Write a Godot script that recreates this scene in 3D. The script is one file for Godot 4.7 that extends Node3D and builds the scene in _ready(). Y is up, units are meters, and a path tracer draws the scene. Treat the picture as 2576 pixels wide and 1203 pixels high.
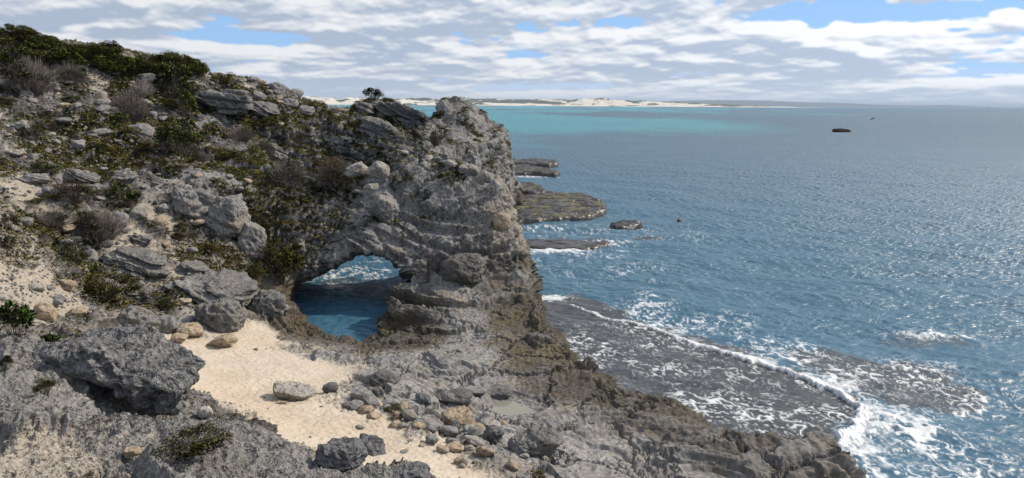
extends Node3D
# A limestone arch on a sandy cove, a bouldery hillside to the left, the open sea to the right.
# Pixel helpers use a 2576 x 1203 frame only to read real places off the photograph; everything is then built in metres.

const FOC := 1717.0
const CU := 1288.0
const CV := 601.5
const EYE := Vector3(0, 14, 0)

var cam: Camera3D
var cbasis: Basis
var t0 := 0

func lap(what: String) -> void:
	print("%6.2f s  %s" % [(Time.get_ticks_msec() - t0) / 1000.0, what])

# ------------------------------------------------------------------ places
func ray(u: float, v: float) -> Vector3:
	return cbasis * Vector3((u - CU) / FOC, -(v - CV) / FOC, -1.0)
func at_depth(u: float, v: float, d: float) -> Vector3:
	var r := ray(u, v)
	return EYE + r * (d / -r.z)
func at_height(u: float, v: float, h: float) -> Vector3:
	var r := ray(u, v)
	return EYE + r * ((h - EYE.y) / r.y)

# ------------------------------------------------------------------ noise
func noise(seed_: int, freq: float, kind: int = FastNoiseLite.TYPE_SIMPLEX_SMOOTH, fractal: int = FastNoiseLite.FRACTAL_FBM, oct: int = 4) -> FastNoiseLite:
	var n := FastNoiseLite.new()
	n.seed = seed_
	n.frequency = freq
	n.noise_type = kind
	n.fractal_type = fractal
	n.fractal_octaves = oct
	return n

var n_big := noise(11, 0.09, FastNoiseLite.TYPE_SIMPLEX_SMOOTH, FastNoiseLite.FRACTAL_RIDGED, 4)
var n_mid := noise(12, 0.45, FastNoiseLite.TYPE_SIMPLEX_SMOOTH, FastNoiseLite.FRACTAL_FBM, 4)
var n_fine := noise(13, 2.2, FastNoiseLite.TYPE_SIMPLEX_SMOOTH, FastNoiseLite.FRACTAL_RIDGED, 3)
var n_lay := noise(14, 1.0, FastNoiseLite.TYPE_SIMPLEX_SMOOTH, FastNoiseLite.FRACTAL_FBM, 3)
var n_patch := noise(15, 0.28, FastNoiseLite.TYPE_SIMPLEX_SMOOTH, FastNoiseLite.FRACTAL_FBM, 4)
var n_grain := noise(16, 5.0, FastNoiseLite.TYPE_SIMPLEX_SMOOTH, FastNoiseLite.FRACTAL_FBM, 3)
var n_pit: FastNoiseLite
var n_crack: FastNoiseLite
var n_block: FastNoiseLite
var n_plate: FastNoiseLite
var n_lump: FastNoiseLite

func setup_noise() -> void:
	n_pit = noise(21, 1.7, FastNoiseLite.TYPE_CELLULAR, FastNoiseLite.FRACTAL_NONE, 1)
	n_pit.cellular_return_type = FastNoiseLite.RETURN_DISTANCE
	n_pit.cellular_jitter = 1.0
	n_crack = noise(22, 0.32, FastNoiseLite.TYPE_CELLULAR, FastNoiseLite.FRACTAL_NONE, 1)
	n_crack.cellular_return_type = FastNoiseLite.RETURN_DISTANCE2_SUB
	n_block = noise(23, 0.55, FastNoiseLite.TYPE_CELLULAR, FastNoiseLite.FRACTAL_NONE, 1)
	n_block.cellular_return_type = FastNoiseLite.RETURN_DISTANCE2_SUB
	n_plate = noise(24, 0.45, FastNoiseLite.TYPE_CELLULAR, FastNoiseLite.FRACTAL_NONE, 1)
	n_plate.cellular_return_type = FastNoiseLite.RETURN_CELL_VALUE
	n_lump = noise(25, 0.40, FastNoiseLite.TYPE_CELLULAR, FastNoiseLite.FRACTAL_NONE, 1)
	n_lump.cellular_return_type = FastNoiseLite.RETURN_DISTANCE
	n_crack.domain_warp_enabled = true
	n_crack.domain_warp_amplitude = 1.2
	n_crack.domain_warp_frequency = 0.35

func sstep(a: float, b: float, x: float) -> float:
	var t := clampf((x - a) / (b - a), 0.0, 1.0)
	return t * t * (3.0 - 2.0 * t)

# ------------------------------------------------------------------ polygons on the ground plane (x, z)
func sd_poly(p: Vector2, poly: PackedVector2Array) -> float:
	var d := 1e20
	var inside := false
	var n := poly.size()
	var j := n - 1
	for i in n:
		var a := poly[i]
		var b := poly[j]
		var e := b - a
		var w := p - a
		var q := w - e * clampf(w.dot(e) / e.dot(e), 0.0, 1.0)
		d = minf(d, q.length_squared())
		if (a.y > p.y) != (b.y > p.y) and p.x < (b.x - a.x) * (p.y - a.y) / (b.y - a.y) + a.x:
			inside = not inside
		j = i
	return -sqrt(d) if inside else sqrt(d)
func poly_h(list: Array) -> PackedVector2Array:
	var out := PackedVector2Array()
	for q in list:
		var w := at_height(q[0], q[1], q[2])
		out.append(Vector2(w.x, w.z))
	return out
func poly_d(list: Array) -> PackedVector2Array:
	var out := PackedVector2Array()
	for q in list:
		out.append(Vector2(q[0], -q[1]))
	return out

# ------------------------------------------------------------------ the land's height, from surveyed points
const STEP := 0.5
const X0 := -62.0
const Z0 := -116.0
const NX := 156
const NZ := 240
const Y0 := -1.5
const NY := 50
var H := PackedFloat32Array()
var CD := PackedFloat32Array()
var CV_ := PackedFloat32Array()
var ZB := PackedFloat32Array()   # inside the beach: negative
var ZN := PackedFloat32Array()   # inside the near outcrop: negative
var tunnel := PackedVector2Array()
var coast := PackedVector2Array()
var cove := PackedVector2Array()
var clefts := []   # bedding cracks in the arch: line (x, y), depth, its box, half width

func survey() -> PackedVector3Array:
	var s := PackedVector3Array()
	for q in [[1000, 1190, 3.4], [1250, 1190, 2.8], [800, 1100, 3.3], [900, 1000, 2.9], [700, 950, 2.8], [560, 900, 2.6], [650, 850, 2.2], [450, 870, 2.8], [700, 815, 1.8], [600, 1000, 3.1],
			[800, 842, 1.1], [960, 862, 1.1], [1100, 875, 1.4], [1250, 875, 1.6], [1350, 850, 1.4], [1450, 960, 1.5], [1300, 940, 1.7], [1290, 1000, 1.5], [1500, 1050, 1.9], [1700, 1080, 1.7],
			[1800, 1095, 1.7], [1600, 1150, 2.2], [1900, 1150, 2.0], [2090, 1130, 2.1], [2090, 1200, 2.2], [1400, 1150, 2.5], [1750, 1200, 2.4], [1100, 950, 2.0], [1050, 1020, 2.5], [1180, 1080, 2.6],
			[985, 745, 2.0], [1000, 722, 2.4], [1150, 745, 2.4], [1300, 750, 2.0], [1000, 850, 1.0], [1150, 800, 1.6], [1330, 800, 1.4], [740, 735, 1.6], [690, 770, 1.7], [770, 800, 1.2],
			[1000, 790, 1.5], [1400, 880, 1.4], [1600, 1020, 1.6], [330, 800, 3.4], [420, 810, 3.0], [550, 800, 2.6], [640, 790, 2.2]]:
		s.append(at_height(q[0], q[1], q[2]))
	for q in [[0, 880, 16], [0, 1000, 13], [0, 1190, 10.5], [300, 1190, 11], [300, 1050, 13], [480, 1050, 14], [500, 1190, 12], [740, 1190, 13.4], [740, 1130, 14.5], [900, 1165, 15.3], [150, 890, 15.5], [250, 960, 14.4],
			[100, 770, 27], [100, 840, 22], [230, 690, 35], [400, 700, 37], [560, 715, 39], [200, 760, 29], [0, 760, 24],
			[450, 600, 42], [600, 640, 43], [620, 580, 46], [680, 690, 44.5], [300, 550, 40], [100, 600, 32], [0, 600, 28], [0, 450, 38], [150, 450, 41], [300, 450, 45], [450, 450, 47], [600, 450, 50],
			[0, 300, 47], [150, 300, 50], [300, 300, 53], [450, 300, 57], [600, 330, 60], [450, 370, 52], [0, 180, 53], [150, 200, 55], [300, 200, 58],
			[0, 80, 57], [130, 116, 58], [270, 126, 60], [430, 169, 62], [520, 188, 66], [640, 212, 70], [720, 244, 72], [790, 268, 74], [840, 280, 76], [560, 240, 63], [660, 270, 65],
			[900, 266, 75], [1000, 266, 76], [1070, 290, 76], [960, 330, 71], [1000, 350, 69], [870, 330, 67], [760, 330, 64],
			[1110, 272, 91], [1160, 262, 92], [1200, 276, 93], [1235, 320, 93], [1150, 340, 85],
			[900, 400, 54], [1000, 385, 54.5], [1080, 388, 54], [1160, 412, 52.5], [1225, 445, 50.5], [1250, 490, 49],
			[1100, 500, 49], [1200, 550, 47.5], [1050, 560, 47.5], [1240, 600, 46.2], [1000, 600, 46.8], [1100, 650, 45.2], [1270, 680, 45], [1180, 690, 44.2], [870, 560, 49], [850, 630, 46.7], [780, 690, 45.6], [925, 610, 46.4], [700, 640, 45.5], [720, 560, 47.5],
			[780, 480, 51], [680, 430, 53], [800, 400, 57], [820, 350, 62], [540, 480, 47], [560, 600, 43.5], [1040, 690, 44.6]]:
		s.append(at_depth(q[0], q[1], q[2]))
	for q in [[-150, 30, 56], [0, 80, 57], [130, 116, 58], [270, 126, 60], [430, 169, 62], [520, 188, 66], [640, 212, 70], [720, 244, 72]]:
		var w := at_depth(q[0], q[1], q[2])
		s.append(Vector3(w.x * 1.07, w.y - 0.7, w.z - 4.0))
		s.append(Vector3(w.x * 1.16, w.y - 2.6, w.z - 10.0))
	# out of sight: behind the crest, behind the foreground shelf, under the camera, the back of the cliffs
	for q in [[-60, 20, -60], [-58, 16, -90], [-45, 15, -85], [-40, 11, -100], [-30, 12, -88], [-28, 9, -98], [-60, 18, -30], [-40, 12, -25], [-25, 11, -10], [-58, 16, -10], [-15, 9.6, -8], [-8, 9.5, -6], [0, 12.3, 0], [-20, 13, 2], [8, 9, 0], [6, 5.5, -9], [2, 6.6, -10], [10, 3, -8], [-4, 7.6, -9.5],
			[-5.2, 4.3, -16.6], [-6.6, 4.8, -17.2], [-2.6, 3.9, -17.0], [-8.5, 5.2, -17.6], [-0.8, 3.7, -16.6], [1.5, 3.2, -15], [4, 3, -14], [8, 2.4, -16],
			[-16, 9, -58], [-10, 9, -56], [-4, 9.5, -55], [-18, 9.5, -62], [-12, 10, -66], [-14, 12, -82], [-20, 11, -86], [-8, 12.5, -96], [-10, 11.2, -84], [-12, 9.5, -92], [-13, 9, -100], [-35, 13.5, -76], [-50, 17, -68]]:
		s.append(Vector3(q[0], q[1], q[2]))
	return s

func tps(s: PackedVector3Array) -> void:
	# thin-plate spline through the surveyed points, on a one metre grid and then on the half metre one
	var n := s.size()
	var m := n + 3
	var a: Array[PackedFloat64Array] = []
	for i in m:
		var row := PackedFloat64Array()
		row.resize(m + 1)
		a.append(row)
	for i in n:
		for j in n:
			var dx := s[i].x - s[j].x
			var dz := s[i].z - s[j].z
			var r2 := dx * dx + dz * dz
			a[i][j] = 0.5 * r2 * log(r2) if r2 > 1e-9 else 0.6
		a[i][n] = 1.0
		a[i][n + 1] = s[i].x
		a[i][n + 2] = s[i].z
		a[n][i] = 1.0
		a[n + 1][i] = s[i].x
		a[n + 2][i] = s[i].z
		a[i][m] = s[i].y
	for c in m:
		var p := c
		for r in range(c + 1, m):
			if absf(a[r][c]) > absf(a[p][c]):
				p = r
		if p != c:
			var tmp := a[p]
			a[p] = a[c]
			a[c] = tmp
		var rc := a[c]
		var inv := 1.0 / rc[c]
		for r in range(c + 1, m):
			var rr := a[r]
			var f := rr[c] * inv
			if f != 0.0:
				for k in range(c, m + 1):
					rr[k] -= f * rc[k]
				a[r] = rr
	var w := PackedFloat64Array()
	w.resize(m)
	for c in range(m - 1, -1, -1):
		var v: float = a[c][m]
		for k in range(c + 1, m):
			v -= a[c][k] * w[k]
		w[c] = v / a[c][c]
	H.resize(NX * NZ)
	var xs := PackedFloat32Array()
	var zs := PackedFloat32Array()
	for q in s:
		xs.append(q.x)
		zs.append(q.z)
	for iz in range(0, NZ, 2):
		var z := Z0 + iz * STEP
		for ix in range(0, NX, 2):
			var x := X0 + ix * STEP
			var v := w[n] + w[n + 1] * x + w[n + 2] * z
			for k in n:
				var dx := x - xs[k]
				var dz := z - zs[k]
				var r2 := dx * dx + dz * dz + 1e-9
				v += w[k] * 0.5 * r2 * log(r2)
			H[iz * NX + ix] = clampf(v, 0.6, 24.0)
	for iz in range(0, NZ, 2):
		for ix in range(1, NX, 2):
			var i := iz * NX + ix
			H[i] = 0.5 * (H[i - 1] + H[mini(i + 1, iz * NX + NX - 2)])
	for iz in range(1, NZ, 2):
		for ix in NX:
			var i := iz * NX + ix
			H[i] = 0.5 * (H[i - NX] + (H[i + NX] if iz + 1 < NZ else H[i - NX]))

func grid(g: PackedFloat32Array, x: float, z: float) -> float:
	var fx := clampf((x - X0) / STEP, 0.0, NX - 1.001)
	var fz := clampf((z - Z0) / STEP, 0.0, NZ - 1.001)
	var ix := int(fx)
	var iz := int(fz)
	fx -= ix
	fz -= iz
	var i := iz * NX + ix
	return lerpf(lerpf(g[i], g[i + 1], fx), lerpf(g[i + NX], g[i + NX + 1], fx), fz)

func lean(y: float) -> float:
	return -0.24 * maxf(y - 2.0, 0.0) - 0.1 * minf(y, 2.0)

func carve(x: float, y: float, z: float, cove_d: float) -> float:
	# how deep a place lies inside the cove or the tunnel under the arch (positive inside)
	var d := -z
	var c := -cove_d
	if d > 43.0 and d < 60.0:
		var t := -sd_poly(Vector2(x + 0.19 * (d - 45.0), y), tunnel)
		c = maxf(c, minf(t, d - 44.0))
	return c

func prepare_fields() -> void:
	tps(survey())
	# knolls, notches and the hollow of the tide pool: place, radius, metres up or down
	for q in [[1078, 286, 82.0, 3.0, -2.4], [1060, 290, 78.0, 2.0, -1.0], [1150, 262, 92.0, 5.0, 0.6], [985, 262, 76.0, 3.0, 0.5], [850, 272, 77.0, 4.0, -0.6], [1295, 985, 26.3, 2.0, -0.40], [1250, 965, 27.0, 1.4, -0.25], [560, 470, 47.0, 2.5, 0.8], [470, 470, 46.0, 2.0, 0.6], [640, 520, 47.0, 2.0, -0.6], [400, 1000, 14.6, 0.9, -1.1], [330, 985, 14.3, 0.7, -0.7]]:
		var c := at_depth(q[0], q[1], q[2])
		for iz in NZ:
			var dz := Z0 + iz * STEP - c.z
			if absf(dz) > q[3] * 3.0:
				continue
			for ix in NX:
				var dx := X0 + ix * STEP - c.x
				if absf(dx) < q[3] * 3.0:
					H[iz * NX + ix] += q[4] * exp(-(dx * dx + dz * dz) / (q[3] * q[3]))
	coast = poly_h([[2125, 1203, 0.8], [2100, 1112, 1.8], [1990, 1106, 1.7], [1880, 1093, 1.6], [1810, 1078, 1.5], [1700, 1028, 1.4], [1600, 983, 1.4], [1500, 942, 1.3], [1460, 897, 1.2], [1425, 848, 1.1], [1375, 800, 1.2], [1345, 765, 1.2]])
	coast.append_array(poly_d([[1.5, 44], [1.9, 46], [1.6, 49], [0.6, 52.5], [-3, 54.5], [-8, 54.5], [-13, 54], [-17.5, 54.5], [-19.5, 60], [-17, 66], [-12, 68], [-8, 73], [-5.5, 78], [-2.5, 82], [-0.4, 85], [0.8, 91], [1.2, 97], [-1, 103], [-6, 106], [-15, 105], [-24, 100], [-34, 101], [-50, 108], [-80, 112], [-80, -14], [14, -14], [12, 8], [11.2, 16]]))
	for q in [[[[753, 611], [792, 622], [852, 604], [912, 618], [939, 634]], 46.0, 0.35, 0.22], [[[930, 583], [976, 634], [1022, 656]], 46.0, 0.3, 0.2], [[[949, 440], [985, 490], [1010, 515], [1050, 526], [1096, 540], [1225, 553]], 48.5, 0.55, 0.5],
			[[[1000, 545], [1068, 572], [1114, 584], [1257, 572]], 47.0, 0.5, 0.42], [[[949, 459], [995, 417], [1050, 395]], 51.0, 0.4, 0.4], [[[700, 560], [780, 570], [860, 590], [930, 600]], 47.0, 0.25, 0.25], [[[1030, 600], [1100, 625], [1180, 640], [1270, 630]], 46.0, 0.4, 0.35]]:
		var line := PackedVector2Array()
		for w in q[0]:
			var c3 := at_depth(w[0], w[1], q[1])
			line.append(Vector2(c3.x, c3.y))
		var bx := Rect2(line[0], Vector2.ZERO)
		for w in line:
			bx = bx.expand(w)
		clefts.append([line, q[2], bx.grow(0.8), q[3]])
	cove = poly_d([[-15.2, 46], [-14.4, 43], [-13.6, 41], [-12.4, 39.3], [-11.2, 37.6], [-10, 36.7], [-8.5, 36.5], [-7.3, 36.9], [-7.4, 38.5], [-7.9, 41], [-8.1, 43], [-7.0, 44.9]])
	tunnel = PackedVector2Array([Vector2(-16.0, -3), Vector2(-15.6, 0), Vector2(-15.2, 1.45), Vector2(-13.1, 2.4), Vector2(-11.4, 3.35), Vector2(-10.3, 3.85), Vector2(-9.2, 3.85), Vector2(-8.1, 3.45), Vector2(-6.8, 2.45), Vector2(-6.2, 1.9), Vector2(-6.0, 0), Vector2(-6.0, -3)])
	var beach := poly_h([[330, 845, 3.1], [480, 838, 2.7], [600, 835, 2.3], [650, 815, 2.0], [720, 865, 1.9], [780, 905, 1.9], [860, 935, 2.1], [880, 990, 2.6], [950, 1050, 2.8], [1080, 1110, 2.9], [1240, 1190, 2.8], [1300, 1290, 2.8], [900, 1290, 3.6], [640, 1090, 3.4], [450, 1030, 3.4], [400, 930, 3.1]])
	var near := poly_d([[-30, 4], [-30, 21], [-14, 20], [-12, 18.8], [-9, 17.5], [-6.5, 16.3], [-4, 15.7], [-2, 16.2], [0, 15.4], [2, 13.5], [4, 8], [4, 0]])
	CD.resize(NX * NZ)
	CV_.resize(NX * NZ)
	ZB.resize(NX * NZ)
	ZN.resize(NX * NZ)
	for iz in NZ:
		var z := Z0 + iz * STEP
		for ix in NX:
			var p := Vector2(X0 + ix * STEP, z)
			var i := iz * NX + ix
			CD[i] = sd_poly(p, coast) + 0.7 * n_patch.get_noise_2d(p.x, p.y)
			CV_[i] = sd_poly(p, cove) if p.x > -25 and p.x < 0 and z > -55 and z < -28 else 9.0
			ZB[i] = sd_poly(p, beach) if z > -45 else 9.0
			ZN[i] = sd_poly(p, near) if z > -30 else 9.0

func field(x: float, y: float, z: float) -> float:
	var f := maxf(y - grid(H, x, z), grid(CD, x, z) - lean(y))
	if x > -24.0 and x < 0.0 and z < -34.0 and z > -60.0:
		f = maxf(f, carve(x, y, z, grid(CV_, x, z)))
	return f

func ground_y(x: float, z: float) -> float:
	return grid(H, x, z)

# where the sight line through (u, v) meets the land
func ground_at(u: float, v: float) -> Vector3:
	var r := ray(u, v).normalized()
	var t := 7.0
	var best := 1e9
	var where := Vector3.ZERO
	while t < 108.0:
		var p := EYE + r * t
		var f := field(p.x, p.y, p.z)
		if f < 0.0 or p.y < 0.0:
			return settle(p)
		if f < best and t > 40.0:
			best = f
			where = p
		t += 0.12
	where.y -= best      # just over the crest: stand it on the crest itself
	return settle(where)

# the finished surface differs from the survey by its relief: stand things on what was built
var LY := PackedFloat32Array()
func settle(p: Vector3) -> Vector3:
	if LY.size() == 0:
		return p
	var i := clampi(int((p.z - Z0) / STEP), 0, NZ - 1) * NX + clampi(int((p.x - X0) / STEP), 0, NX - 1)
	if LY[i] > -5.0 and absf(LY[i] - p.y) < 0.9:
		p.y = LY[i]
	return p
func note_surface() -> void:
	var sum := PackedFloat32Array()
	var num := PackedInt32Array()
	sum.resize(NX * NZ)
	num.resize(NX * NZ)
	for p in LP:
		var i := clampi(int((p.z - Z0) / STEP), 0, NZ - 1) * NX + clampi(int((p.x - X0) / STEP), 0, NX - 1)
		sum[i] += p.y
		num[i] += 1
	LY.resize(NX * NZ)
	for i in NX * NZ:
		LY[i] = sum[i] / num[i] if num[i] > 0 else -9.0

# ------------------------------------------------------------------ land mesh: surface nets on the half metre grid
var LP := PackedVector3Array()
var LN := PackedVector3Array()
var LT := PackedInt32Array()
var LC := PackedColorArray()
var n_veg := noise(17, 0.35, FastNoiseLite.TYPE_SIMPLEX_SMOOTH, FastNoiseLite.FRACTAL_FBM, 4)
var sandy: Array[Vector3] = []   # x, radius, z of sand patches on the slope

func nets() -> void:
	var f := PackedFloat32Array()
	var layer := NX * NZ
	f.resize(layer * NY)
	for iy in NY:
		var y := Y0 + iy * STEP
		var l := lean(y)
		var o := iy * layer
		for i in layer:
			f[o + i] = maxf(y - H[i], CD[i] - l)
	for iz in NZ:
		var z := Z0 + iz * STEP
		if z > -34.0 or z < -60.0:
			continue
		for ix in NX:
			var x := X0 + ix * STEP
			if x < -24.0 or x > 0.0:
				continue
			var i := iz * NX + ix
			for iy in 16:
				var o := iy * layer + i
				f[o] = maxf(f[o], carve(x, Y0 + iy * STEP, z, CV_[i]))
	var index := PackedInt32Array()
	index.resize(layer * NY)
	index.fill(-1)
	var off := PackedInt32Array([0, 1, NX, NX + 1, layer, layer + 1, layer + NX, layer + NX + 1])
	var cx := [0, 1, 0, 1, 0, 1, 0, 1]
	var cz := [0, 0, 1, 1, 0, 0, 1, 1]
	var cy := [0, 0, 0, 0, 1, 1, 1, 1]
	var ea := [0, 2, 4, 6, 0, 1, 4, 5, 0, 1, 2, 3]
	var eb := [1, 3, 5, 7, 2, 3, 6, 7, 4, 5, 6, 7]
	for iz in NZ - 1:
		for ix in NX - 1:
			var i := iz * NX + ix
			var lo := minf(minf(H[i], H[i + 1]), minf(H[i + NX], H[i + NX + 1]))
			var hi := maxf(maxf(H[i], H[i + 1]), maxf(H[i + NX], H[i + NX + 1]))
			if CD[i] > 4.0:
				continue
			if CD[i] > -8.0 or CV_[i] < 8.0 or (ix * STEP + X0 > -24 and iz * STEP + Z0 < -34 and iz * STEP + Z0 > -62 and ix * STEP + X0 < 0):
				lo = Y0
			var a := maxi(0, int((lo - Y0) / STEP) - 1)
			var b := mini(NY - 2, int((hi - Y0) / STEP) + 1)
			for iy in range(a, b + 1):
				var o := iy * layer + i
				var first := f[o] < 0.0
				if (f[o + off[1]] < 0.0) == first and (f[o + off[2]] < 0.0) == first and (f[o + off[3]] < 0.0) == first and (f[o + off[4]] < 0.0) == first and (f[o + off[5]] < 0.0) == first and (f[o + off[6]] < 0.0) == first and (f[o + off[7]] < 0.0) == first:
					continue
				var sum := Vector3.ZERO
				var k := 0
				for e in 12:
					var p: int = ea[e]
					var q: int = eb[e]
					var fp := f[o + off[p]]
					var fq := f[o + off[q]]
					if (fp < 0.0) != (fq < 0.0):
						var t := fp / (fp - fq)
						sum += Vector3(lerpf(cx[p], cx[q], t), lerpf(cy[p], cy[q], t), lerpf(cz[p], cz[q], t))
						k += 1
				index[o] = LP.size()
				LP.append(Vector3(X0, Y0, Z0) + (Vector3(ix, iy, iz) + sum / k) * STEP)
	for iy in range(1, NY - 1):
		for iz in range(1, NZ - 1):
			for ix in range(1, NX - 1):
				var o := iy * layer + iz * NX + ix
				if index[o] < 0:
					continue
				var f0 := f[o] < 0.0
				if (f[o + 1] < 0.0) != f0:
					quad(index[o], index[o - NX], index[o - NX - layer], index[o - layer], not f0)
				if (f[o + NX] < 0.0) != f0:
					quad(index[o], index[o - layer], index[o - layer - 1], index[o - 1], not f0)
				if (f[o + layer] < 0.0) != f0:
					quad(index[o], index[o - 1], index[o - 1 - NX], index[o - NX], not f0)

func quad(a: int, b: int, c: int, d: int, turn: bool) -> void:
	if a < 0 or b < 0 or c < 0 or d < 0:
		return
	if turn:
		LT.append_array(PackedInt32Array([a, c, b, a, d, c]))
	else:
		LT.append_array(PackedInt32Array([a, b, c, a, c, d]))

func smooth_normals(p: PackedVector3Array, t: PackedInt32Array) -> PackedVector3Array:
	var n := PackedVector3Array()
	n.resize(p.size())
	for i in range(0, t.size(), 3):
		var a := t[i]
		var b := t[i + 1]
		var c := t[i + 2]
		var m := (p[c] - p[a]).cross(p[b] - p[a])   # front faces run clockwise
		n[a] += m
		n[b] += m
		n[c] += m
	for i in n.size():
		n[i] = n[i].normalized()
	return n

func relax(times: int) -> void:
	# rounds off the steps of the grid
	for k in times:
		var s := PackedVector3Array()
		var c := PackedInt32Array()
		s.resize(LP.size())
		c.resize(LP.size())
		for i in range(0, LT.size(), 3):
			var a := LT[i]
			var b := LT[i + 1]
			var d := LT[i + 2]
			s[a] += LP[b] + LP[d]
			s[b] += LP[a] + LP[d]
			s[d] += LP[a] + LP[b]
			c[a] += 2
			c[b] += 2
			c[d] += 2
		for i in LP.size():
			if c[i] > 0:
				LP[i] = LP[i].lerp(s[i] / c[i], 0.5)

func wanted(m: Vector3, n: Vector3) -> float:
	# how long an edge may stay: finer near the beach path where one stands, coarse where nobody looks
	var q := m - EYE
	var d := q.length()
	var e := clampf(0.0030 * d, 0.034, 0.6)
	var side := absf(q.x) / maxf(-q.z, 1.0)
	if side > 0.86 or q.z > -8.0 or -q.y / maxf(-q.z, 1.0) > 0.68:
		return e * 8.0
	if m.y < -0.5:
		return e * 6.0
	var facing := n.dot(q) / d
	if facing > 0.35:
		return e * 4.0
	if m.z < -104.0:
		return e * 4.0
	return e

func split_pass() -> bool:
	var mid := {}
	var out := PackedInt32Array()
	var any := false
	for i in range(0, LT.size(), 3):
		var v := [LT[i], LT[i + 1], LT[i + 2]]
		var m := [-1, -1, -1]
		var k := 0
		for e in 3:
			var a: int = v[e]
			var b: int = v[(e + 1) % 3]
			var key := (a << 24 | b) if a < b else (b << 24 | a)
			var got = mid.get(key)
			if got == null:
				var pa := LP[a]
				var pb := LP[b]
				var na := LN[a]
				var nb := LN[b]
				var c := (pa + pb) * 0.5
				var want := wanted(c, (na + nb) * 0.5)
				if pa.distance_squared_to(pb) > want * want:
					var half := (pb - pa) * 0.5
					c -= (na * half.dot(na) - nb * half.dot(nb)) * 0.35
					got = LP.size()
					LP.append(c)
					LN.append((na + nb).normalized())
				else:
					got = -1
				mid[key] = got
			m[e] = got
			if got >= 0:
				k += 1
		if k == 0:
			out.append(v[0])
			out.append(v[1])
			out.append(v[2])
			continue
		any = true
		if k == 3:
			out.append_array(PackedInt32Array([v[0], m[0], m[2], m[0], v[1], m[1], m[2], m[1], v[2], m[0], m[1], m[2]]))
		elif k == 1:
			var e := 0 if m[0] >= 0 else (1 if m[1] >= 0 else 2)
			out.append_array(PackedInt32Array([v[e], m[e], v[(e + 2) % 3], m[e], v[(e + 1) % 3], v[(e + 2) % 3]]))
		else:
			var e := 0 if m[0] < 0 else (1 if m[1] < 0 else 2)   # the edge that stays whole
			var a: int = v[e]
			var b: int = v[(e + 1) % 3]
			var c: int = v[(e + 2) % 3]
			var p: int = m[(e + 1) % 3]
			var q: int = m[(e + 2) % 3]
			out.append_array(PackedInt32Array([a, b, p, a, p, q, q, p, c]))
	LT = out
	return any

func build_land() -> void:
	prepare_fields()
	for q in [[275, 185, 2.2], [330, 170, 1.4], [60, 720, 2.6], [20, 640, 2.0], [120, 600, 1.6], [330, 610, 1.6], [420, 560, 1.6], [460, 640, 1.8], [560, 660, 1.5], [90, 380, 1.6], [300, 420, 1.3], [480, 700, 1.4], [60, 800, 2.0], [240, 430, 1.0], [835, 275, 1.5], [30, 480, 1.2]]:
		var g := ground_at(q[0], q[1])
		sandy.append(Vector3(g.x, q[2], g.z))
	lap("fields")
	nets()
	lap("nets %d" % LP.size())
	relax(2)
	LN = smooth_normals(LP, LT)
	for k in 6:
		if not split_pass():
			break
		lap("split %d tris" % (LT.size() / 3))
	shape_land()
	note_surface()
	lap("shaped, %d tris" % (LT.size() / 3))

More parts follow.
